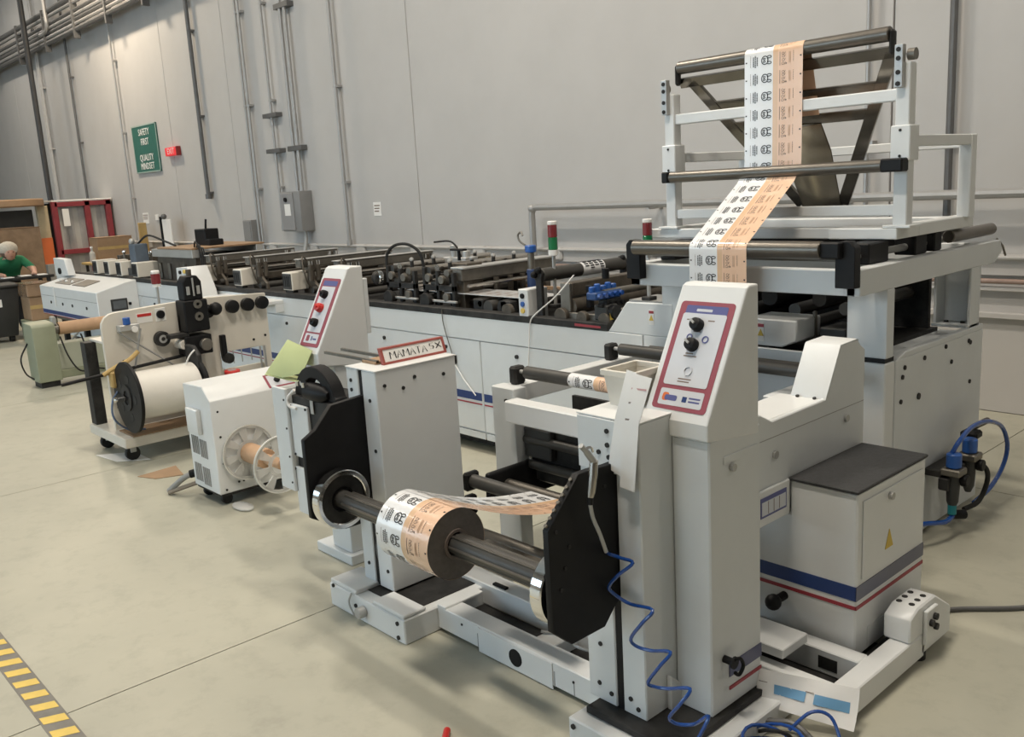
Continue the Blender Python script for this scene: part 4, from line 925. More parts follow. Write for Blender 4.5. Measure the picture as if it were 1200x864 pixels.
MB().tube(smooth([(-1.62, 4.38, .35), (-1.58, 4.45, .28), (-1.58, 4.46, .2), (-1.6, 4.42, .12), (-1.63, 4.33, .10)]), .012, 8).build('black_hose', RUBBER, t)
MB().tube(smooth([(-1.70, 3.9, .13), (-1.66, 4.0, .12), (-1.63, 4.12, .10), (-1.63, 4.22, .11)]), .012, 8).build('inlet_hose', HOSE, t)
CY('muffler', BLACK, t, (-1.64, 4.2, .11), (-1.60, 4.27, .10), .022, 12, .004)

# ================================================================= equipment on top of the machine
def sealing(x, lbl, motor=True):
    t = thing('sealing_station', lbl, 'machine unit', (x, 4.25, .905), 'sealing stations across the machine')
    for y in (3.88, 4.64): PR('side_frame', BROWNM, t, [(x-.10, .905), (x+.16, .905), (x+.16, 1.0), (x+.06, 1.06), (x+.06, 1.22), (x-.10, 1.22)], 'y', y, y+.03, .004)
    B('seal_beam', DSTEEL, t, x-.06, x+.02, 3.80, 4.74, 1.17, 1.235, .006); B('seal_bar', BROWNM, t, x-.05, x+.03, 3.90, 4.64, 1.03, 1.09, .004)
    B('beam_cap', LGREY, t, x-.065, x+.025, 3.79, 4.75, 1.235, 1.243, .002)
    for dx, z in ((.11, .985), (-.14, 1.0)): CY('draw_roller', DARKROLL, t, (x+dx, 3.84, z), (x+dx, 4.7, z), .028, 14)
    CY('tie_rod', STEEL, t, (x+.05, 3.82, 1.14), (x+.05, 4.72, 1.14), .014, 10); CY('tie_rod', BRONZE, t, (x-.1, 3.82, 1.10), (x-.1, 4.72, 1.10), .016, 10)
    for y in (3.86, 3.93, 4.6, 4.67):
        c = CY('air_cylinder', BROWNM, t, (x+.08, y, 1.06), (x+.08, y, 1.19), .022, 12); CY('chrome_cap', CHROME, c, (x+.08, y, 1.19), (x+.08, y, 1.225), .019, 10)
    MB().tube(smooth([(x+.05, 3.86, 1.22), (x+.07, 3.80, 1.26), (x+.1, 3.78, 1.18), (x+.11, 3.8, 1.06), (x+.08, 3.86, .98)]), .007, 6).build('hose', BROWNM, t)
    return t
SEAL = ['sealing station at the left of the motor row near the wooden box', 'sealing station in the middle of the motor row', 'sealing station just left of the smaller console', 'sealing station hidden partly behind the smaller console']
s0 = sealing(-8.55, SEAL[0])
for x, l in zip((-7.72, -6.80, -6.2), SEAL[1:]): copy_tree(s0, (x+8.55, 0, 0), l)
def motorbox(x, lbl, w_=.16, d=.27, z0=.985, z1=1.135):
    t = thing('motor_box', lbl, 'motor box', (x, 3.86, MT+.045), 'white boxed motors on the front rail')
    B('cover', CREAM, t, x, x+w_, MF, MF+d, z0, z1, .006)
    v = B('vent_face', BINM, t, x+.01, x+w_-.01, MF-.004, MF, z0+.01, z1-.012, 0)
    for k in range(4): B('vent_slot', BLACK, v, x+.02+k*(w_-.04)/4, x+.03+k*(w_-.04)/4, MF-.007, MF-.004, z0+.03, z1-.03, 0)
    B('foot', BLACKM, t, x+.02, x+w_-.02, MF+.01, MF+.06, MT+.045, z0, 0)
    B('connector', BLACKM, t, x+w_, x+w_+.03, MF+.15, MF+.24, z0+.0, z0+.05, .004)
    return t
m0 = motorbox(-8.74, 'white boxed motor nearest the wooden box on the front rail')
copy_tree(m0, (.84, 0, 0), 'white boxed motor in the middle of the three larger ones'); copy_tree(m0, (1.76, 0, 0), 'white boxed motor nearest the smaller console')
SM = ['leftmost small white motor box behind the far desk', 'second small white motor box from the left behind the far desk', 'third small white motor box from the left behind the far desk', 'rightmost small white motor box behind the far desk']
ms0 = motorbox(-11.72, SM[0], .16, .24, .97, 1.135)
for k in range(1, 4): copy_tree(ms0, (.40*k+(.1 if k == 3 else 0), 0, 0), SM[k])
for k in range(4):
    x = -11.62+.43*k
    t = thing('clamp_unit', 'dark clamp unit behind small motor box number %s from the left' % ('one', 'two', 'three', 'four')[k], 'machine unit', (x, 4.2, .905), 'clamp units at the far end')
    for y in (4.04, 4.6): B('side_frame', BROWNM, t, x-.06, x+.06, y, y+.03, .905, 1.16, .004)
    B('clamp_beam', BROWNM, t, x-.05, x+.05, 4.02, 4.7, 1.10, 1.17, .005)
    for y in (4.06, 4.3): c = CY('chrome_post', DSTEEL, t, (x+.09, y, .905), (x+.09, y, 1.2), .014, 10); MB().sphere((x+.09, y, 1.21), .024, 10).build('chrome_cap', CHROME, c)
# wooden topped unit with black box
t = thing('cross_sealer_unit', 'dark boxy unit with brown board top behind the slanted far console', 'machine unit', (-9.9, 4.25, .905))
B('body', BROWNM, t, -10.2, -9.2, 3.95, 4.65, .905, 1.20, .006); B('top_board', BROWNP, t, -10.05, -9.15, 3.90, 4.72, 1.275, 1.295, .003)
B('side_beam', LGREY, t, -10.22, -9.15, 3.90, 3.98, 1.19, 1.275, .005); B('side_beam', LGREY, t, -10.22, -9.15, 4.62, 4.70, 1.19, 1.275, .005)
for x in (-10.15, -9.9, -9.5): B('fin', DSTEEL, t, x, x+.06, 3.93, 3.95, .95, 1.12, .004)
for k in range(3): MB().tube(smooth([(-9.3+.05*k, 4.0, 1.29), (-9.15+.06*k, 3.95, 1.36-.03*k), (-9.0+.05*k, 3.92, 1.28), (-8.98+.04*k, 3.92, 1.12)]), .009, 6).build('cable', BLACKM, t)
t = thing('battery_charger', 'small black stepped box with antenna on the brown board', 'electronics', (-9.55, 4.3, 1.296))
PR('case', BLACK, t, [(-9.72, 1.296), (-9.36, 1.296), (-9.36, 1.36), (-9.46, 1.36), (-9.46, 1.47), (-9.72, 1.47)], 'y', 4.2, 4.36, .008)
CY('antenna', BLACK, t, (-9.6, 4.28, 1.47), (-9.57, 4.28, 1.57), .012, 8)
t = thing('valve_bank', 'blue-grey valve block on a white stand at the far end', 'valve', (-10.55, 3.9, .905))
B('stand', CREAM, t, -10.62, -10.45, 3.84, 4.0, .905, 1.10, .005); B('valve_block', mat('blue_grey', (.10, .13, .17), .5, var=.2), t, -10.68, -10.52, 3.82, 3.98, 1.10, 1.33, .01)
MB().sphere((-10.64, 3.85, 1.36), .035, 10).build('cap', LGREY, t); B('screen', BINM, t, -10.74, -10.6, 3.80, 3.84, .97, 1.06, .004)
MB().tube(smooth([(-10.6, 3.9, 1.33), (-10.4, 3.95, 1.42), (-10.1, 4.0, 1.36), (-9.9, 4.05, 1.3)]), .012, 6).build('hose', RUBBER, t)

# punching / drawing stations with black frames in the middle
def press(x, lbl, hose=True):
    t = thing('drawing_station', lbl, 'machine unit', (x, 4.25, .905), 'black framed stations in the middle of the machine')
    for y in (3.82, 4.62):
        for dx, zt in ((-.05, 1.22), (.10, 1.20), (.27, 1.19)): B('side_post', BLACKM, t, x+dx, x+dx+.03, y, y+.03, .905, zt, .003)
        B('side_bar', BLACKM, t, x-.05, x+.30, y, y+.025, 1.06, 1.10, .003); B('side_bar', BROWNM, t, x-.05, x+.30, y, y+.025, .93, .96, .003)
        for dx, zz in ((.03, 1.15), (.18, 1.14), (.22, 1.02)): CY('bearing', DSTEEL, t, (x+dx, y-.02, zz), (x+dx, y+.01, zz), .03, 14, .003)
    for dx, z, r, mt in ((.0, 1.19, .030, DARKROLL), (.10, 1.215, .026, STEEL), (.20, 1.18, .028, DSTEEL), (.05, 1.10, .034, DARKROLL), (.25, 1.09, .024, STEEL), (.12, 1.02, .030, BRONZE), (.26, .98, .022, DSTEEL)):
        CY('roller', mt, t, (x+dx, 3.84, z), (x+dx, 4.70, z), r, 16)
    for y in (3.78, 3.81): CY('gear', BLACKM, t, (x+.02, y-.01, .99), (x+.02, y+.02, .99), .055 if y < 3.8 else .04, 20, .003)
    if hose: CY('handwheel', CHROME, t, (x-.13, 3.80, 1.13), (x-.12, 3.83, 1.13), .05, 20, .004)
    if hose: CY('brake_motor', BLACKM, t, (x-.22, 3.86, 1.12), (x-.14, 3.84, 1.12), .055, 18, .006)
    for y in (3.90, 4.1, 4.3, 4.5):
        c = CY('post', BLACKM, t, (x+.17, y, .905), (x+.17, y, 1.25), .014, 10); MB().sphere((x+.17, y, 1.26), .018, 8).build('cap', LGREY, c)
    B('lower_bar', LGREY, t, x-.03, x+.33, 3.80, 3.82, .985, 1.0, .002)
    if hose:
        MB().tube(smooth([(x-.03, 3.83, 1.12), (x-.04, 3.83, 1.28), (x+.03, 3.85, 1.36), (x+.13, 3.9, 1.37), (x+.2, 3.95, 1.31), (x+.22, 3.97, 1.2)]), .011, 8).build('hose_arch', RUBBER, t)
        MB().tube(smooth([(x+.06, 4.2, 1.36), (x+.2, 4.25, 1.36), (x+.28, 4.26, 1.28), (x+.30, 4.27, 1.18)]), .007, 8).build('hose_arch', RUBBER, t)
    return t
press(-5.52, 'black drawing station with two looping hoses right of the smaller console')
press(-5.08, 'black drawing station beside the grey cross beam', False)
t = thing('punch_block', 'brown-grey punch block with valve stack behind the drawing stations', 'machine unit', (-4.98, 4.05, .905))
B('block', BROWNM, t, -5.0, -4.80, 3.96, 4.10, 1.05, 1.24, .006)
for k in range(3): CY('valve', LGREY, t, (-5.35+.07*k, 4.3, 1.235), (-5.35+.07*k, 4.3, 1.33-.02*k), .03, 12, .004); 
B('valve_base', LGREY, t, -5.42, -5.15, 4.24, 4.36, 1.20, 1.245, .004); B('block_leg', BROWNM, t, -4.97, -4.84, 3.97, 4.07, .905, 1.05, .004)
CY('lever_knob', BLACK, t, (-5.05, 4.1, 1.24), (-5.05, 4.1, 1.31), .012, 8); B('lever', BLACK, t, -5.13, -4.98, 4.08, 4.12, 1.31, 1.325, .003)
t = thing('cross_beam_unit', 'wide grey beam spanning the machine on two legs', 'machine unit', (-4.8, 4.3, .905))
B('beam', DSTEEL, t, -4.84, -4.74, 3.86, 4.74, 1.13, 1.21, .005); B('beam_lip', LGREY, t, -4.86, -4.72, 3.86, 4.74, 1.21, 1.222, .002)
for y in (3.88, 4.66): B('leg', BROWNM, t, -4.83, -4.75, y, y+.05, .905, 1.13, .004)
for y in (4.15, 4.28, 4.4): CY('screw', BROWNM, t, (-4.72, y, 1.02), (-4.72, y, 1.13), .02, 10)
CY('rod', STEEL, t, (-4.68, 3.86, 1.10), (-4.68, 4.72, 1.10), .012, 10)
t = thing('idler_unit', 'dark idler rollers on a bearing block beside the control box', 'machine unit', (-4.35, 4.1, .905))
for x, z, r, mt in ((-4.42, .98, .045, DARKROLL), (-4.28, .985, .05, BLACKM), (-4.5, 1.0, .02, STEEL)): CY('roller', mt, t, (x, 3.80, z), (x, 4.7, z), r, 18)
for x in (-4.52, -4.25): B('bearing_block', BLACKM, t, x-.05, x+.05, 3.80, 3.86, .905, 1.03, .006)
CY('gear', BROWNM, t, (-4.2, 3.76, .975), (-4.2, 3.79, .975), .045, 18)
t = thing('work_tray', 'tan board panel standing between the machine stations', 'panel', (-4.7, 3.95, .905))
B('board', BROWNP, t, -4.75, -4.38, 4.44, 4.46, .906, 1.04, .003)
# film running flat along the machine
t = thing('folded_film', 'folded printed film running flat along the machine top', 'film', (-4.9, 4.15, 1.03))
MB().box(-5.5, -4.05, 3.86, 4.12, 1.044, 1.047).build('film', FILMW, t)
m_ = MB()
for k in range(15):
    x = -5.58+.1*k
    m_.box(x, x+.03, 3.92, 3.96, 1.0472, 1.0478); m_.box(x+.045, x+.05, 3.89, 4.03, 1.0472, 1.0478); m_.box(x+.01, x+.03, 3.99, 4.03, 1.0472, 1.0478)
tag(m_.build('print', INKG, t), kind='stuff')
# pillar with blue cap and hook
t = thing('lift_post', 'grey pillar with blue cap and hook beside the wall pipe', 'post', (-4.55, 4.33, .905))
CY('pillar', DSTEEL, t, (-4.55, 4.33, .905), (-4.55, 4.33, 1.33), .024, 14); CY('blue_collar', mat('navy', (.03, .06, .16), .5, var=.1), t, (-4.55, 4.33, .98), (-4.55, 4.33, 1.17), .034, 14, .004)
CY('blue_cap', BLUEK, t, (-4.55, 4.33, 1.285), (-4.55, 4.33, 1.335), .04, 14, .006)
MB().tube(smooth([(-4.58, 4.32, 1.33), (-4.63, 4.31, 1.36), (-4.65, 4.31, 1.40), (-4.62, 4.31, 1.425), (-4.6, 4.31, 1.40)]), .007, 8).build('hook', DSTEEL, t)
# control box, signal towers
t = thing('button_box', 'small white upright box with push buttons on the machine rail', 'control box', (-3.97, 3.8, MT+.045))
B('case', WHITE2, t, -4.05, -3.965, MF-.002, MF+.17, MT+.01, 1.125, .005)
for z, mt in ((1.085, BLACK), (1.035, BLUEK), (.995, YELLOW)): CY('button', mt, t, (-4.008, MF-.014, z), (-4.008, MF-.002, z), .016, 14, .002)
B('legend', PANELGREY, t, -4.04, -3.975, MF-.0035, MF-.002, .965, 1.06, 0)
def tower(x, y, zb, zp, lbl, sc_=1.0):
    t = thing('signal_tower', lbl, 'signal light', (x, y, zb), 'stack lights on the machine')
    CY('pole', LGREY, t, (x, y, zb), (x, y, zp), .011, 12)
    r = .029*sc_; z = zp
    for nm, mt, h in (('base', PAPER, .035), ('green_lens', GREENK, .075), ('red_lens', REDLENS, .075), ('cap', PAPER, .022)):
        CY(nm, mt, t, (x, y, z), (x, y, z+h*sc_), r, 20, .003); z += h*sc_
    B('foot', BLACKM, t, x-.03, x+.03, y-.03, y+.03, zb, zb+.02, .003)
    return t
tower(-3.90, 3.90, 1.0, 1.315, 'stack light with red and green lenses on a pole in mid machine', 1.0)
tower(-3.065, 3.77, 1.106, 1.352, 'stack light just left of the roller tower', .88)
# nip roller station with print
t = thing('nip_roller_station', 'large dark nip roller with bracket ends near the blue valve manifold', 'machine unit', (-3.75, 4.2, .905))
nr = CY('nip_roller', DARKROLL, t, (-3.92, 3.80, 1.205), (-3.92, 4.55, 1.205), .042, 24, .004)
MB().ring((-3.92, 4.14, 1.205), (-3.92, 4.34, 1.205), .0425, .0442, 24).build('film_band', FILMW, nr)
m_ = MB()
for k in range(4):
    for a in range(-60, 61, 20):
        yy = 4.16+.045*k; an = R(a+20*(k % 2)); c = Vector((-3.92+.0448*math.sin(an)*1, yy, 1.205+.0448*math.cos(an)))
        m_.box(c.x-.005, c.x+.005, c.y, c.y+.03, c.z-.003, c.z+.003)
tag(m_.build('film_print', INK, nr), kind='stuff')
for y in (3.80, 4.57):
    PR('bracket', BLACKM, t, [(-3.94, .905), (-3.89, .905), (-3.89, 1.19), (-3.88, 1.22), (-3.91, 1.25), (-3.95, 1.25), (-3.96, 1.2), (-3.94, 1.17)], 'y', y-.025, y, .004)
    for dx, dz in ((-.02, 0), (.02, .03)): MB().sphere((-3.92+dx, y-.035, 1.21+dz), .022, 10).build('bracket_knob', BLACK, t)
B('nip_beam', BROWNM, t, -3.74, -3.66, 3.80, 4.62, 1.09, 1.17, .005); CY('lower_roller', BROWNM, t, (-3.68, 3.80, 1.03), (-3.68, 4.62, 1.03), .05, 18)
CY('rod', STEEL, t, (-3.5, 3.80, .98), (-3.5, 4.6, .98), .022, 12); CY('rod', DSTEEL, t, (-3.42, 3.80, 1.12), (-3.42, 4.6, 1.12), .022, 12)
for y in (3.78, 4.60): B('end_plate', DSTEEL, t, -3.76, -3.40, y, y+.02, .905, 1.0, .004); B('end_post', DSTEEL, t, -3.74, -3.66, y, y+.02, 1.0, 1.17, .004)
B('sensor', BLACK, t, -3.61, -3.58, 3.86, 3.90, 1.02, 1.15, .003)
CY('pressure_knob', BLACK, t, (-3.62, 4.05, 1.17), (-3.62, 4.05, 1.23), .022, 12); 
for x, r in ((-3.72, .05), (-3.55, .042), (-3.38, .042)): CY('drive_gear', BROWNM, t, (x, 3.75, .975), (x, 3.78, .975), r, 20, .003)
t = thing('valve_manifold', 'blue pneumatic valve manifold with black fittings beside the nip roller', 'valve', (-3.38, 3.78, .905))
B('stand', BLACKM, t, -3.46, -3.39, 3.80, 3.92, .905, 1.09, .005); B('solenoid', BINM, t, -3.46, -3.36, 3.76, 3.86, .97, 1.06, .008)
for k in range(5):
    CY('blue_valve', BLUEK, t, (-3.44, 3.73+.045*k, 1.13), (-3.44, 3.73+.045*k, 1.165+.012*(k % 2)), .018, 12, .004); CY('blue_fitting', HOSE, t, (-3.39, 3.73+.045*k, 1.115), (-3.37, 3.73+.045*k, 1.115), .014, 10); CY('black_port', BLACK, t, (-3.40, 3.74+.045*k, 1.06), (-3.37, 3.74+.045*k, 1.06), .012, 8)
B('manifold_bar', mat('manifold_blue', (.015, .06, .2), .4, var=.3, scale=30), t, -3.47, -3.39, 3.71, 3.93, 1.09, 1.135, .008); B('label', WARN, t, -3.339, -3.337, 3.76, 3.79, .98, 1.02, 0)
CY('pressure_gauge', BLACK, t, (-3.36, 3.80, 1.02), (-3.32, 3.80, 1.02), .04, 18, .003)
# loose white cables on the front of the machine
o = MB().tube(smooth([(-3.62, 3.78, 1.22), (-3.70, 3.70, 1.10), (-3.88, 3.715, .99), (-3.94, 3.715, .93), (-3.96, 3.715, .80), (-3.98, 3.715, .62), (-3.99, 3.715, .5)]), .0042, 6).build('loose_cable', PAPER); tag(o, 'pale cable sagging from the stack light over the machine front', 'cable')
t = thing('dangling_wire', 'thin cord with black clip hanging on the machine front', 'cord', (-4.75, 3.71, .4))
MB().tube(smooth([(-4.80, 3.715, .955), (-4.79, 3.715, .85), (-4.72, 3.715, .66), (-4.70, 3.715, .64)]), .0035, 6).build('cord', DSTEEL, t)
B('clip', BLACK, t, -4.72, -4.69, 3.71, 3.728, .59, .65, .003); MB().tube([(-4.70, 3.715, .59), (-4.62, 3.715, .5), (-4.50, 3.715, .40)], .004, 6).build('white_cord', PAPER, t)
t = thing('slanted_control_panel', 'white slanted control console behind the punch head on the cart', 'control console', (-8.2, 3.55, .5))
PR('panel', WHITE2, t, [(-8.66, .55), (-8.1, .55), (-8.22, .95), (-8.36, 1.165), (-8.62, 1.15)], 'y', 3.50, 3.70, .006)
for x, z, mt in ((-8.52, 1.11, BLACK), (-8.46, 1.06, BLUEK), (-8.55, 1.03, REDK), (-8.42, 1.12, YELLOW)): CY('button', mt, t, (x, 3.485, z), (x, 3.50, z), .018, 10)
t2 = B('side_shelf', WHITE2, t, -8.1, -7.0, 3.45, 3.73, .87, .90, .004); m_ = MB()
for a in ((-7.85, -7.45, 3.50, 3.515), (-7.85, -7.45, 3.62, 3.635), (-7.85, -7.835, 3.50, 3.63), (-7.465, -7.45, 3.50, 3.63)): m_.box(a[0], a[1], a[2], a[3], .90, .905)
m_.build('red_outline', PANELRED, t2); B('shelf_bracket', WHITE, t2, -8.1, -7.0, 3.65, 3.73, .80, .87, 0)

# ================================================================= far desk
t = thing('operator_desk', 'white operator desk projecting from the far end of the machine', 'control desk', (-11.3, 3.5, .3))
dk = PR('desk_body', WHITE2, t, [(3.28, .50), (3.73, .50), (3.73, .95), (3.60, .93), (3.28, .85)], 'x', -12.4, -10.33, .006)
B('front_seam', GREYP, dk, -12.39, -10.34, 3.278, 3.28, .735, .74, 0); B('blue_stripe', BLUE, dk, -12.39, -10.34, 3.277, 3.28, .515, .56, 0); B('red_stripe', RED, dk, -12.39, -10.34, 3.277, 3.28, .50, .507, 0)
for x in (-12.0, -11.55, -11.2, -10.7): CY('latch', BLACKM, dk, (x, 3.272, .66), (x, 3.28, .66), .018, 10)
sc_p = B('side_screen', BINM, dk, -10.33, -10.32, 3.42, 3.60, .63, .76, .004); B('screen_glass', mat('lcd', (.12, .13, .14), .2, var=.2), sc_p, -10.32, -10.317, 3.44, 3.58, .65, .74, 0)
CY('side_knob', RED, dk, (-10.33, 3.48, .58), (-10.31, 3.48, .58), .018, 12); B('switch', BLACK, dk, -10.33, -10.30, 3.61, 3.635, .68, .71, .003)
B('desk_frame', DSTEEL, t, -12.3, -10.5, 3.40, 3.70, .42, .50, .004)
for x in (-12.2, -11.4, -10.6): B('leg', BLACKM, t, x, x+.06, 3.42, 3.48, 0, .42, .004)
for a, b in ((-12.2, -11.4), (-11.4, -10.6)): CY('brace', LGREY, t, (a, 3.44, .08), (b, 3.44, .40), .012, 8)
v_ = [(-12.0, 3.40, .895), (-11.6, 3.40, .895)]
def slopeplate(nm, x0, x1, y0, y1, mt, h=.008):
    f_ = lambda y: .85+(y-3.28)*.25
    MB().raw([(x0, y0, f_(y0)), (x1, y0, f_(y0)), (x1, y1, f_(y1)), (x0, y1, f_(y1)), (x0, y0, f_(y0)+h), (x1, y0, f_(y0)+h), (x1, y1, f_(y1)+h), (x0, y1, f_(y1)+h)], [(4, 5, 6, 7), (0, 1, 5, 4), (1, 2, 6, 5), (2, 3, 7, 6), (3, 0, 4, 7)]).build(nm, mt, t)
slopeplate('control_inset', -12.1, -11.55, 3.38, 3.56, DSTEEL); slopeplate('keyboard_inset', -11.45, -11.0, 3.38, 3.56, DSTEEL)
for k in range(5): MB().sphere((-12.05+.11*k, 3.44+.03*(k % 2), .905), .022, 8).build('control_knob', BLACK if k % 2 else PAPER, t)
PR('upright_panel', WHITE2, t, [(-12.62, .93), (-12.1, .95), (-12.2, 1.15), (-12.62, 1.16)], 'y', 3.55, 3.64, .004); CY('panel_knob', BLACK, t, (-12.4, 3.53, 1.0), (-12.4, 3.55, 1.0), .04, 10)
B('hanging_strip', PAPER, t, -11.85, -11.80, 3.272, 3.277, .62, .86, 0)
# ================================================================= zipper punch cart
ct = thing('punch_cart', 'cream wheeled cart with upright plate carrying a black punch head and knobs', 'cart', (-6.6, 2.6, 0))
pl_ = [(2.08, .20), (2.08, .93)] + [(2.08+.10-.10*math.cos(R(a)), .93+.10*math.sin(R(a))) for a in (20, 45, 70, 90)] + [(2.50, 1.045), (2.80, 1.055), (3.34, 1.03), (3.34, .30), (3.28, .30), (3.28, .62), (2.92, .62), (2.92, .20)]
pp = PR('upright_plate', CREAM, ct, pl_, 'x', -6.58, -6.55, .004)
B('lower_plate', CREAM, ct, -6.62, -6.59, 2.10, 3.34, .20, .48, .003)
B('base', CREAM, ct, -7.0, -6.28, 2.04, 3.10, .115, .185, .006); B('base_board', BROWNP, ct, -6.55, -6.28, 2.1, 2.95, .186, .196, .002)
for x in (-6.4, -6.9):
    for y in (2.12, 2.98):
        w_ = CY('caster', RUBBER, ct, (x-.02, y, .05), (x+.02, y, .05), .05, 18, .004); B('caster_fork', LGREY, w_, x-.03, x+.03, y-.02, y+.02, .06, .115, .002)
B('cabinet_back', BLACKM, ct, -7.0, -6.9, 2.06, 2.14, .185, .80, .004); B('back_shelf', CREAM, ct, -6.98, -6.62, 2.12, 3.30, .80, .82, .004)
pk = ct
for y, z, nm in ((3.03, .965, 'knob'), (3.155, .965, 'knob'), (3.275, .965, 'knob'), (2.83, .955, 'knob')):
    k = MB().lathe((-6.55, y, z), (1, 0, 0), [(0, .022), (.03, .022), (.032, .05), (.075, .05), (.08, .042)], 22).build(nm, BLACK, ct); MB().ring((-6.519, y, z), (-6.512, y, z), .03, .052, 22).build('knob_collar', LGREY, k)
for y, z in ((2.15, .60), (2.15, .40), (2.2, .68), (2.12, .36), (2.7, .90), (2.95, .70), (3.2, .68), (3.3, .7), (2.3, .33)): bolt(pp, (-6.55, y, z), (1, 0, 0), .010, .005)
# regulators, label, spool of tape on the plate
B('warning_label', PAPER, pp, -6.55, -6.547, 2.33, 2.44, .93, 1.0, 0); B('label_header', REDK, pp, -6.547, -6.545, 2.335, 2.435, .975, .995, 0)
CY('emergency_button', BLACK, pp, (-6.55, 2.50, .975), (-6.53, 2.50, .975), .03, 18, .003); B('button_plate', LETTER, pp, -6.551, -6.546, 2.465, 2.54, .925, 1.02, .002)
CY('regulator', BLUEK, pp, (-6.50, 2.24, .94), (-6.50, 2.24, .99), .025, 14, .003); B('regulator_body', LGREY, pp, -6.55, -6.48, 2.18, 2.32, .895, .94, .005); CY('gauge', PAPER, pp, (-6.48, 2.28, .905), (-6.465, 2.28, .905), .022, 14)
for ya, yb in ((2.17, 2.60), (2.33, 2.22)): MB().tube(smooth([(-6.50, ya, .90), (-6.49, (ya*2+yb)/3, .78), (-6.48, (ya+2*yb)/3, .66), (-6.48, yb, .54)]), .008, 6).build('air_tube', GREYP, pp)
CY('idler_wheel', BLACKM, pp, (-6.55, 2.48, .80), (-6.50, 2.48, .80), .055, 22, .004); MB().ring((-6.499, 2.48, .80), (-6.495, 2.48, .80), .015, .03, 16).build('idler_hub', LGREY, pp)
CY('small_roller', CREAM, pp, (-6.55, 2.60, .745), (-6.42, 2.60, .745), .035, 16, .003); CY('crank_rod', BLACK, pp, (-6.48, 1.75, .60), (-6.48, 2.75, .67), .012, 8)
B('lever', BLACKM, pp, -6.53, -6.50, 2.62, 2.65, .80, .95, .004)
MB().tube(smooth([(-6.46, 2.63, .75), (-6.44, 2.67, .68), (-6.42, 2.69, .55), (-6.42, 2.70, .42)]), .010, 6).build('zipper_strip', PAPER, pp)
B('black_lever', BLACK, pp, -6.53, -6.49, 2.91, 2.95, .58, .76, .004); MB().cyl((-6.52, 2.95, .58), (-6.47, 2.95, .58), .04, 16).build('lever_boss', BLACKM, pp)
for y in (3.24, 3.28): CY('rod', LGREY, pp, (-6.54, y, .30), (-6.54, y, .62), .008, 8)
for y in (3.02, 3.09, 3.17): B('slot_bar', LGREY, pp, -6.565, -6.555, y, y+.006, .52, .62, 0)
# black punch head
ph = B('punch_head', BLACK, ct, -6.55, -6.40, 2.62, 2.80, .83, 1.06, .008)
PR('punch_cylinder', BLACK, ph, [(2.64, 1.06), (2.78, 1.06), (2.78, 1.19), (2.75, 1.235), (2.67, 1.235), (2.64, 1.19)], 'x', -6.53, -6.42, .006)
for y in (2.672, 2.748): B('steel_pin', LGREY, ph, -6.419, -6.412, y-.012, y+.012, 1.10, 1.16, .001)
CY('centre_rod', LGREY, ph, (-6.41, 2.71, 1.09), (-6.41, 2.71, 1.22), .007, 8); CY('top_knob', BROWNM, ph, (-6.46, 2.71, 1.235), (-6.46, 2.71, 1.28), .02, 12)
for z in (1.03, .94): MB().ring((-6.40, 2.72, z), (-6.385, 2.72, z), .012, .032, 18).build('bearing', DSTEEL, ph)
CY('arm', BLACK, ph, (-6.47, 2.80, .98), (-6.47, 2.86, .975), .018, 10); MB().sphere((-6.46, 2.88, .97), .05, 16).build('ball_knob', BLACK, ph)
dh = B('die_holder', BLACK, ct, -6.55, -6.40, 2.60, 2.80, .66, .80, .006); CY('die_wheel', DSTEEL, dh, (-6.40, 2.74, .73), (-6.36, 2.74, .73), .045, 20, .004); B('die_bar', BLACKM, dh, -6.5, -6.42, 2.50, 2.64, .80, .83, .003)
# small red stack light behind
t = thing('red_beacon', 'small red beacon on a pole behind the punch cart', 'signal light', (-7.8, 3.0, .82))
CY('pole', LGREY, t, (-7.85, 3.0, 0), (-7.85, 3.0, 1.07), .012, 10); CY('base', PAPER, t, (-7.85, 3.0, 1.06), (-7.85, 3.0, 1.085), .036, 16); CY('red_lens', REDLENS, t, (-7.85, 3.0, 1.085), (-7.85, 3.0, 1.17), .04, 18, .003); CY('cap', PAPER, t, (-7.85, 3.0, 1.17), (-7.85, 3.0, 1.20), .036, 16, .006)
B('foot', BLACKM, t, -7.9, -7.8, 2.95, 3.05, 0, .02, .003)
# spool of clear film with black flanges
t = thing('film_spool', 'spool of plain white film with large black flange on the punch cart', 'film roll', (-6.27, 2.34, .2))
SPX, SPZ = -6.25, .475
ro = MB().cyl((SPX, 2.12, SPZ), (SPX, 2.56, SPZ), .168, 40).build('film', mat('white_film_plain', (.76, .74, .69), .25, var=.03, scale=20, coat=.4), t, .004)
for y, r in ((2.10, .248),):
    fl_ = CY('flange', BLACK, t, (SPX, y-.012, SPZ), (SPX, y+.012, SPZ), r, 44, .003)
    MB().ring((SPX, y-.02, SPZ), (SPX, y-.012, SPZ), .05, .09, 28).build('flange_hub', BLACKM, fl_)
    for k in range(5): a = R(72*k); MB().cyl((SPX+.14*math.cos(a), y-.014, SPZ+.14*math.sin(a)), (SPX+.14*math.cos(a), y-.011, SPZ+.14*math.sin(a)), .03, 14).build('flange_hole', BLACKM, fl_)
PR('brake_plate', BLACKM, t, [(SPX-.10, .44), (SPX+.10, .44), (SPX+.10, .70), (SPX+.02, .76), (SPX-.10, .76)], 'y', 2.565, 2.60, .006)
MB().ring((SPX, 2.57, SPZ), (SPX, 2.60, SPZ), .10, .2, 36).build('flange', BLACK, t, .003)
CY('axle', CHROME, t, (SPX, 2.0, SPZ), (SPX, 2.64, SPZ), .018, 14, .003); B('axle_stand', CREAM, t, SPX-.03, SPX+.03, 2.61, 2.65, .196, .50, .003)
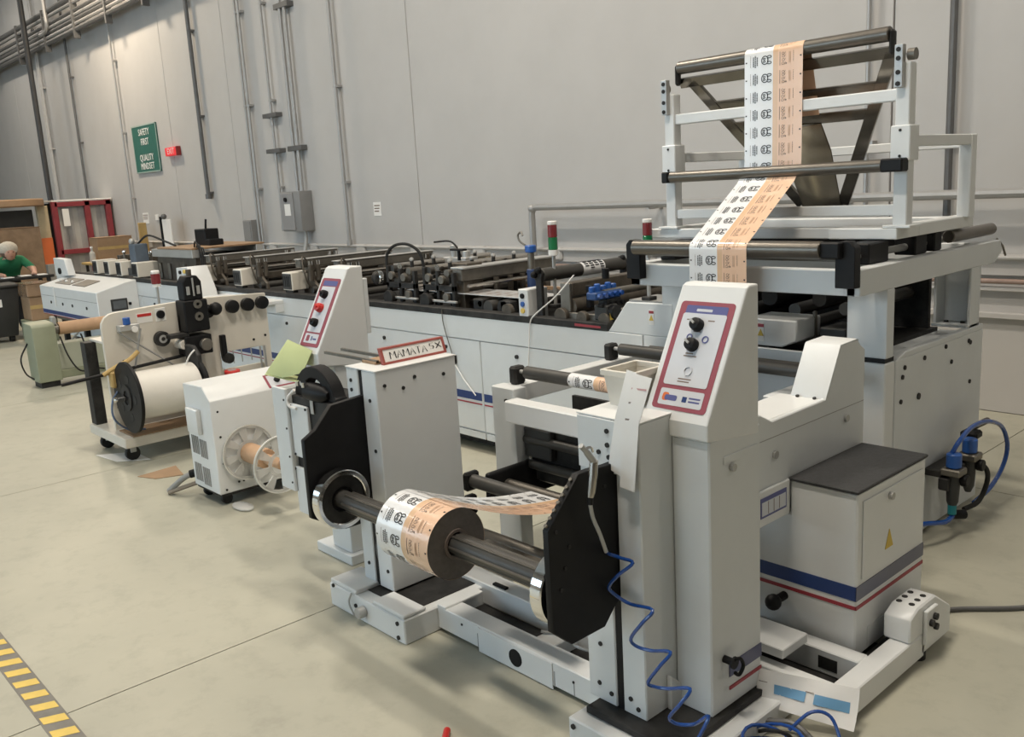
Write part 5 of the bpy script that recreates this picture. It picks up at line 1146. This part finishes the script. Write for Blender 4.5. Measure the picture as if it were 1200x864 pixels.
MB().tube(smooth([(SPX+.05, 2.50, .645), (SPX+.06, 2.53, .70), (SPX+.06, 2.57, .735)]), .006, 6).build('white_arrow_strip', PAPER, t); 
t = thing('clamp_bracket', 'brass-coloured clamp with tangled strap above the black spool flange', 'clamp', (-6.45, 2.1, .5))
MB().tube(smooth([(-6.46, 2.02, .62), (-6.45, 2.10, .66), (-6.44, 2.2, .70), (-6.44, 2.27, .75)]), .016, 8).build('strap', GOLDY, t); B('clamp_body', GOLDY, t, -6.49, -6.43, 2.06, 2.13, .52, .64, .012)
o = MB().tube(smooth([(-6.45, 2.16, .55), (-6.42, 2.05, .45), (-6.40, 2.03, .32), (-6.40, 2.12, .22), (-6.36, 2.22, .21)]), .007, 6).build('blue_grey_tube', mat('blue_grey_tube', (.12, .17, .28), .4, var=.1)); tag(o, 'thin blue-grey tube looping behind the black spool flange', 'hose')
# pieces on cart: box with papers, red tape
t = thing('grey_parts_box', 'grey box with papers on top behind the white vented cabinet', 'box', (-5.95, 2.95, .0))
B('box_body', LGREY, t, -6.15, -5.75, 2.72, 3.08, 0, .50, .006); B('lid_board', CREAM, t, -6.17, -5.73, 2.70, 3.10, .50, .515, .003); sh_ = B('paper_stack', PAPER, t, -6.1, -5.82, 2.86, 3.05, .515, .53, .001); B('paper_print', INKG, sh_, -6.02, -5.92, 2.90, 2.98, .53, .5306, 0)
t = thing('red_tape_roll', 'red roll of tape on the grey parts box', 'tape', (-6.1, 2.76, .515)); CY('tape', REDK, t, (-6.05, 2.765, .515), (-6.05, 2.765, .57), .055, 24, .004); CY('core', LGREY, t, (-6.05, 2.765, .57), (-6.05, 2.765, .572), .03, 18)
tag(PR('cardboard_scrap', CARD, None, [(-5.95, 1.98), (-5.80, 2.04), (-5.73, 2.20), (-5.98, 2.25)], 'z', 0, .006, .001), 'small cardboard scrap on the floor beside the cart', 'cardboard')
tag(PR('paper_scrap', PAPER, None, [(-6.75, 1.98), (-6.45, 2.02), (-6.30, 2.20), (-6.6, 2.20)], 'z', 0, .003, 0), 'pale sheet on the floor under the cart edge', 'paper')

# ================================================================= white vented reel cabinet
cb = thing('vented_cabinet', 'white cabinet with louvres and sloped top holding a clear reel', 'cabinet', (-5.08, 2.4, 0))
PR('body', WHITE2, cb, [(-5.25, .075), (-4.905, .075), (-4.895, .635), (-4.985, .715), (-5.25, .705)], 'y', 2.08, 2.74, .005)
hb = B('handle_plate', WHITE2, cb, -5.19, -5.04, 2.05, 2.08, .42, .57, .006, 2)
for xx, zz in ((-5.17, .34), (-5.06, .33), (-5.17, .17), (-5.06, .16)):
    for k in range(5): B('louvre', GREYP, cb, xx-.04+.02*k, xx-.032+.02*k, 2.076, 2.08, zz-.055, zz+.055, 0)
for y, z in ((2.12, .57), (2.12, .42), (2.12, .26), (2.12, .10), (2.20, .13), (2.23, .13), (2.56, .50)): bolt(cb, (-4.90, y, z), (1, 0, 0), .007, .004)
B('base_rail', BLACKM, cb, -5.24, -4.91, 2.09, 2.73, .06, .076, 0)
for x in (-5.2, -4.96):
    for y in (2.14, 2.66): CY('caster', RUBBER, cb, (x-.015, y, .033), (x+.015, y, .033), .033, 16, .003)
# knob panel on the slope
def slp(u, y, o=0):  # u across slope
    a = Vector((-4.985, 0, .715)); b = Vector((-4.895, 0, .635)); p = a.lerp(b, u); n = Vector((.08, 0, .09)).normalized(); p = p+n*o; return Vector((p.x, y, p.z))
def slpl(nm, mt, u0, u1, y0, y1, o0, o1, par):
    v = [slp(u, y, o) for o in (o0, o1) for u, y in ((u0, y0), (u1, y0), (u1, y1), (u0, y1))]
    return MB().raw(v, [(0, 1, 2, 3), (7, 6, 5, 4), (0, 4, 5, 1), (1, 5, 6, 2), (2, 6, 7, 3), (3, 7, 4, 0)]).build(nm, mt, par)
kp = slpl('control_panel', PANELRED, .08, .92, 2.46, 2.73, 0, .002, cb); slpl('panel_field', PANELGREY, .16, .84, 2.475, 2.715, .002, .003, kp)
for y, mt in ((2.53, BLACK), (2.60, REDK), (2.67, BLACK)):
    c = slp(.5, y, .003); MB().lathe(c, (.08, 0, .09), [(0, .019), (.018, .017), (.02, .012)], 14).build('knob', mt, kp)
t = thing('cable_sleeve', 'thick corrugated cable leaving the vented cabinet along the floor', 'cable', (-5.3, 2.05, 0))
MB().tube(smooth([(-5.255, 2.12, .14), (-5.30, 2.05, .12), (-5.37, 2.0, .06), (-5.42, 1.98, .02)]), .018, 10).build('sleeve', GREYP, t); CY('gland', BLACK, t, (-5.25, 2.13, .145), (-5.29, 2.07, .13), .025, 12)
MB().tube(smooth([(-5.25, 2.10, .08), (-5.32, 2.03, .05), (-5.40, 1.97, .015)]), .014, 8).build('second_sleeve', mat('tan_sleeve', (.28, .24, .19), .6, var=.2), t)
t = thing('clear_reel', 'clear plastic reel with tan paper core on the vented cabinet', 'reel', (-4.72, 2.27, .1))
RY, RZ, RRad = 2.275, .295, .165
CY('paper_core', TUBEC, t, (-4.88, RY, RZ), (-4.66, RY, RZ), .058, 28, .003); CY('inner_core', TUBEC, t, (-4.66, RY, RZ), (-4.48, RY, RZ), .03, 20, .003)
for x in (-4.885, -4.50):
    f = MB(); f.ring((x-.003, RY, RZ), (x+.003, RY, RZ), .145, RRad, 44); f.ring((x-.003, RY, RZ), (x+.003, RY, RZ), .055, .075, 36)
    for k in range(8):
        a = R(45*k+10); ca, sa_ = math.cos(a), math.sin(a); n_ = (-sa_, ca)
        v = [(x+dx, RY+ca*r_+n_[0]*w_, RZ+sa_*r_+n_[1]*w_) for dx in (-.003, .003) for r_, w_ in ((.07, -.012), (.15, -.028), (.15, .028), (.07, .012))]
        f.raw(v, [(3, 2, 1, 0), (4, 5, 6, 7), (0, 1, 5, 4), (1, 2, 6, 5), (2, 3, 7, 6), (3, 0, 4, 7)])
    fo = f.build('flange', CLEAR, t); MB().ring((x-.006, RY, RZ), (x+.006, RY, RZ), RRad-.006, RRad, 44).build('rim', mat('reel_rim', (.70, .70, .66), .3, var=.03), fo)
CY('spindle', DSTEEL, t, (-4.90, RY, RZ), (-4.44, RY, RZ), .014, 12)
tag(MB().sphere((-4.80, 2.16, .012), (.10, .05, .012), 14).build('plastic_scrap', CLEAR), 'crumpled clear plastic under the clear reel', 'plastic scrap')

# ================================================================= sage green unwinder with paper tube
t = thing('sage_unwinder', 'sage green single-post unwinder stand at the far left', 'unwinder', (-9.95, 2.8, 0))
PR('post_box', SAGE, t, [(-10.12, .06), (-9.82, .06), (-9.82, .62), (-9.86, .65), (-10.12, .66)], 'y', 2.46, 2.68, .006); B('base_skirt', BLACKM, t, -10.08, -9.85, 2.48, 2.66, 0, .06, 0)
B('floor_beam', SAGE, t, -9.98, -9.86, 2.68, 3.36, .07, .15, .005); B('rear_panel', mat('sage_pale', (.40, .42, .34), .5, var=.08), t, -10.1, -9.9, 2.68, 3.36, .15, .42, .004)
CY('chuck', DSTEEL, t, (-9.95, 2.68, .57), (-9.95, 2.74, .57), .05, 16, .004); B('brake', LGREY, t, -9.98, -9.9, 2.68, 2.72, .62, .70, .004)
for k in range(2): MB().tube(smooth([(-9.85, 2.72+.2*k, .50), (-9.82, 2.76+.2*k, .30), (-9.82, 2.84+.18*k, .14), (-9.84, 2.95+.15*k, .10)]), .009, 6).build('hose', BLACKM, t)
MB().tube(smooth([(-10.05, 2.46, .45), (-10.06, 2.38, .3), (-10.05, 2.40, .15), (-10.0, 2.46, .08)]), .009, 6).build('side_cable', BLACKM, t)
B('foot', SAGE, t, -10.1, -9.85, 3.25, 3.36, 0, .07, .004); B('support', SAGE, t, -10.0, -9.9, 3.30, 3.36, .15, .62, .004)
tag(MB().ring((-9.95, 2.74, .57), (-9.95, 3.30, .57), .05, .065, 24).build('paper_tube', TUBEC), 'long tan paper tube mounted on the sage green unwinder', 'paper tube')
t = thing('floor_pallet_jack', 'low grey guard plate leaning beside the sage green stand', 'panel', (-9.4, 3.35, 0))
PR('guard_plate', GREYP, t, [(-10.2, .30), (-8.6, .30), (-8.6, .52), (-8.9, .55), (-10.2, .48)], 'y', 3.46, 3.48, .003); B('guard_leg', BLACKM, t, -9.4, -9.34, 3.46, 3.50, 0, .3, 0)

# ================================================================= far left corner
t = thing('trash_bin', 'dark grey wheeled bin with paper label at the far left', 'bin', (-14.0, 3.2, 0))
MB().raw([(-14.35, 2.72, .08), (-13.9, 2.72, .08), (-13.9, 3.32, .08), (-14.35, 3.32, .08), (-14.40, 2.66, .78), (-13.84, 2.66, .78), (-13.84, 3.40, .78), (-14.40, 3.40, .78)], [(0, 3, 2, 1), (0, 1, 5, 4), (1, 2, 6, 5), (2, 3, 7, 6), (3, 0, 4, 7), (4, 5, 6, 7)]).build('bin_body', BINM, t, .02, 2)
B('bin_rim', BINM, t, -14.43, -13.80, 2.62, 3.44, .76, .80, .012); B('paper_label', PAPER, t, -13.862, -13.855, 3.0, 3.16, .50, .62, 0)
for y in (2.8, 3.25): CY('wheel', RUBBER, t, (-14.0, y-.03, .06), (-14.0, y+.03, .06), .06, 16, .004)
t = thing('work_table', 'dark work table with papers where the person works', 'table', (-14.6, 3.6, 0))
B('table_top', BLACKM, t, -15.0, -14.46, 3.0, 4.05, .80, .84, .006)
for x in (-14.95, -14.52):
    for y in (3.06, 3.95): B('leg', BLACKM, t, x, x+.05, y, y+.05, 0, .80, .004)
for k, (x, y) in enumerate(((-14.75, 3.15), (-14.58, 3.45), (-14.66, 3.7), (-14.58, 3.9))): tag(B('paper_sheet', PAPER, None, x-.1, x+.1, y-.07, y+.07, .841, .852, .001), ('leftmost', 'second', 'third', 'rightmost')[k]+' white paper stack on the dark work table', 'paper', 'papers on the work table')
def carton(x0, x1, y0, y1, z0, z1, label, mt=CARD, tape=True):
    t = thing('carton', label, 'cardboard box', ((x0+x1)/2, (y0+y1)/2, z0)); b = B('box_body', mt, t, x0, x1, y0, y1, z0, z1, .01)
    B('flap', mt, t, x0-.004, x1+.004, y0-.004, (y0+y1)/2-.004, z1, z1+.008, 0); B('flap', mt, t, x0-.004, x1+.004, (y0+y1)/2+.004, y1+.004, z1, z1+.008, 0)
    if tape: B('tape_strip', GOLDY, t, x1, x1+.003, y0, y1, (z0+z1)/2, (z0+z1)/2+.05, 0)
    return t
carton(-17.9, -16.9, 3.55, 4.62, .12, 1.50, 'tall shrink-wrapped carton stack behind the person', CARD2, False)
t = thing('pallet', 'wooden pallet under the wrapped carton stack', 'pallet', (-17.4, 4.1, 0))
for y in (3.55, 4.0, 4.5): B('stringer', BROWNP, t, -17.9, -16.9, y, y+.1, 0, .09, .003)
for k in range(6): B('deck_board', BROWNP, t, -17.9+.17*k, -17.78+.17*k, 3.55, 4.62, .092, .118, .002)
carton(-13.85, -13.45, 3.40, 3.68, .30, .62, 'open tan carton under the far end of the machine', CARD); carton(-13.9, -13.42, 3.38, 3.70, .628, .80, 'upper brown carton stacked near the far desk', CARD2, False)
tag(B('carton_plinth', SAGE, None, -13.88, -13.42, 3.36, 3.70, 0, .30, .006), 'olive base block under the two small cartons', 'block')
t = thing('baler_frame', 'dark panel with tan posts and rounded top behind the carton stack', 'machine', (-19.2, 4.9, 0))
B('dark_panel', BINM, t, -19.3, -19.2, 4.3, 5.16, .2, 1.80, .01); B('post', mat('beige_post', (.48, .40, .26), .6, var=.15), t, -19.15, -19.05, 5.20, 5.40, 0, 1.86, .008); B('post', MATS['beige_post'], t, -19.15, -19.05, 3.9, 4.28, 0, 1.80, .008); B('orange_band', ORANGE, t, -19.05, -19.03, 5.19, 5.4, .75, 1.25, 0)
MB().cyl((-19.2, 4.75, 1.86), (-19.2, 4.75, 2.0), .62, 32).build('round_top', CARD, t, .02); B('lower_post', GREYP, t, -19.05, -18.9, 5.2, 5.42, 0, .75, .006)
# red framed strip door
t = thing('strip_curtain_booth', 'red steel framed booth with cloudy vinyl strip curtains', 'booth', (-19.6, 6.0, 0))
for x, y in ((-19.0, 5.50), (-19.0, 6.10), (-19.0, 6.5)): B('frame_post', RUST, t, x-.05, x+.05, y-.05, y+.05, 0, 1.92, .006)
for z in (1.86, .95): B('frame_rail', RUST, t, -19.05, -18.95, 5.50, 6.55, z-.04, z+.05, .006)
B('white_top', PAPER, t, -19.6, -18.95, 5.45, 6.58, 1.92, 1.95, .004); B('back_panel', BINM, t, -19.62, -19.58, 5.5, 6.55, 0, 1.9, 0)
for k in range(9): B('vinyl_strip', CLOUDY if k % 3 else CLEAR, t, -19.06-.02*(k % 2), -19.055-.02*(k % 2), 5.56+.11*k-.06, 5.56+.11*k+.06, .15, 1.84, 0)
B('paper_tag', PAPER, t, -18.945, -18.94, 5.62, 5.74, 1.45, 1.78, 0)
for k, (x, y, w_, h) in enumerate(((-16.6, 5.75, .5, .5),)):
    t = thing('parts_rack', 'table with cartons in front of the red booth', 'table', (x, y, 0)); B('top', GOLDY, t, x-.3, x+.3, y-.55, y+.35, .80, .84, .006)
    for dx in (-.25, .22):
        for dy in (-.5, .28): B('leg', BLACKM, t, x+dx, x+dx+.04, y+dy, y+dy+.04, 0, .80, .003)
carton(-16.8, -16.4, 5.35, 5.95, .842, 1.25, 'brown carton on the table before the red booth'); carton(-15.5, -15.1, 5.9, 6.3, 0, 1.0, 'tall carton standing by the wall behind the clamp units', CARD, False)
t = thing('bottle', 'clear bottle on the table before the red booth', 'bottle', (-16.5, 5.28, .84)); MB().lathe((-16.45, 5.26, .842), (0, 0, 1), [(0, .05), (.16, .05), (.2, .02), (.25, .02)], 14).build('bottle_body', CLEAR, t); CY('bottle_cap', PAPER, t, (-16.45, 5.26, 1.09), (-16.45, 5.26, 1.12), .022, 10)
tag(PR('yellow_panel', GOLDY, None, [(6.30, 0), (6.44, 0), (6.44, 1.45), (6.30, 1.45)], 'x', -17.0, -16.95, .005), 'upright yellow board standing by the wall left of the notice', 'board')
t = thing('coat_stand', 'black pole with a white sheet hung on it beside the far wall', 'stand', (-15.9, 6.3, 0))
CY('pole', BLACK, t, (-15.9, 6.3, 0), (-15.9, 6.3, 1.55), .025, 10); B('hung_sheet', PAPER, t, -15.86, -15.5, 6.30, 6.32, .95, 1.5, .004); MB().sphere((-15.75, 6.3, 1.55), .05, 10).build('knob', DCONDUIT, t); B('foot', BLACK, t, -16.05, -15.7, 6.2, 6.4, 0, .02, .003)

# ================================================================= person
def person():
    t = thing('person', 'person in green shirt and white hair net leaning over the work table', 'person', (-15.12, 3.42, 0))
    oy = .14
    J = {'pel': (-15.16, 3.44, .84, .15), 'wai': (-15.12, 3.44, .93, .145), 'che': (-15.0, 3.44, 1.02, .155), 'nk0': (-14.88, 3.44, 1.09, .075), 'nk1': (-14.84, 3.44, 1.12, .055), 'hd': (-14.80, 3.44, 1.18, .085), 'hd2': (-14.78, 3.44, 1.25, .075),
         'sl': (-14.96, 3.24, 1.06, .075), 'sr': (-14.96, 3.64, 1.06, .075), 'el': (-14.90, 3.15, .93, .052), 'er': (-14.86, 3.74, .93, .052), 'wl': (-14.72, 3.24, .885, .036), 'wr': (-14.66, 3.70, .885, .036), 'hl': (-14.63, 3.27, .878, .036), 'hr': (-14.57, 3.68, .878, .036),
         'fl': (-14.55, 3.29, .868, .018), 'fr': (-14.49, 3.67, .868, .018), 'tl': (-14.62, 3.32, .872, .014), 'tr': (-14.56, 3.63, .872, .014),
         'pl': (-15.16, 3.34, .78, .11), 'pr': (-15.16, 3.54, .78, .11), 'kl': (-15.10, 3.33, .46, .075), 'kr': (-15.12, 3.55, .46, .075), 'al': (-15.14, 3.33, .09, .05), 'ar': (-15.16, 3.55, .09, .05), 'ol': (-15.0, 3.32, .04, .04), 'or': (-15.02, 3.56, .04, .04)}
    J = {k: (v[0], v[1]+oy, v[2], v[3]) for k, v in J.items()}
    E_ = [('pel', 'wai'), ('wai', 'che'), ('che', 'nk0'), ('nk0', 'nk1'), ('nk1', 'hd'), ('hd', 'hd2'), ('che', 'sl'), ('che', 'sr'), ('sl', 'el'), ('sr', 'er'), ('el', 'wl'), ('er', 'wr'), ('wl', 'hl'), ('wr', 'hr'), ('hl', 'fl'), ('hr', 'fr'), ('hl', 'tl'), ('hr', 'tr'), ('pel', 'pl'), ('pel', 'pr'), ('pl', 'kl'), ('pr', 'kr'), ('kl', 'al'), ('kr', 'ar'), ('al', 'ol'), ('ar', 'or')]
    ks = list(J); me = bpy.data.meshes.new('skel'); me.from_pydata([J[k][:3] for k in ks], [(ks.index(a), ks.index(b)) for a, b in E_], [])
    ob = bpy.data.objects.new('skel', me); COL.objects.link(ob); ob.modifiers.new('s', 'SKIN'); 
    if not me.skin_vertices: me.skin_vertices.new()
    for i, k in enumerate(ks): me.skin_vertices[0].data[i].radius = (J[k][3], J[k][3]); me.skin_vertices[0].data[i].use_root = (k == 'pel')
    ss = ob.modifiers.new('u', 'SUBSURF'); ss.levels = 2; ss.render_levels = 2
    dg = bpy.context.evaluated_depsgraph_get(); m2 = bpy.data.meshes.new_from_object(ob.evaluated_get(dg))
    V = [tuple(v.co) for v in m2.vertices]; F = [tuple(p.vertices) for p in m2.polygons]; MI = []
    for p in m2.polygons:
        c = p.center
        yy = c.y-oy
        MI.append(2 if c.z < .82 and c.x < -14.9 else (0 if (c.z > 1.10 and c.x > -14.88) or (c.x > -14.87 and c.z < .97 and (yy < 3.30 or yy > 3.60)) else 1))
    bpy.data.objects.remove(ob)
    b = MB(); b.v = V; b.f = F; b.mi = MI; b.build('body', [SKIN, SHIRT, TROUSER], t, ang=180)
    H = Vector((-14.79, 3.44+oy, 1.20))
    MB().sphere(H+Vector((-.035, 0, .05)), (.125, .13, .105), 18).build('hair_net', NET, t)
    MB().sphere(H+Vector((-.04, 0, -.01)), (.10, .115, .09), 14).build('hair', HAIR, t)
    fc = MB().sphere(H+Vector((.02, 0, -.015)), (.075, .075, .105), 16).build('face', SKIN, t)
    MB().sphere(H+Vector((.096, 0, -.025)), (.016, .013, .022), 8).build('nose', SKIN, fc)
    for dy in (-.03, .03): MB().sphere(H+Vector((.083, dy, .0)), (.008, .013, .007), 8).build('eye', BLACK, fc)
    MB().sphere(H+Vector((.083, 0, -.065)), (.008, .022, .006), 8).build('mouth', mat('lips', (.35, .13, .11), .5, var=.1), fc)
    B('collar', SHIRT, t, -14.93, -14.82, 3.38+oy, 3.50+oy, 1.075, 1.10, .01)
person()
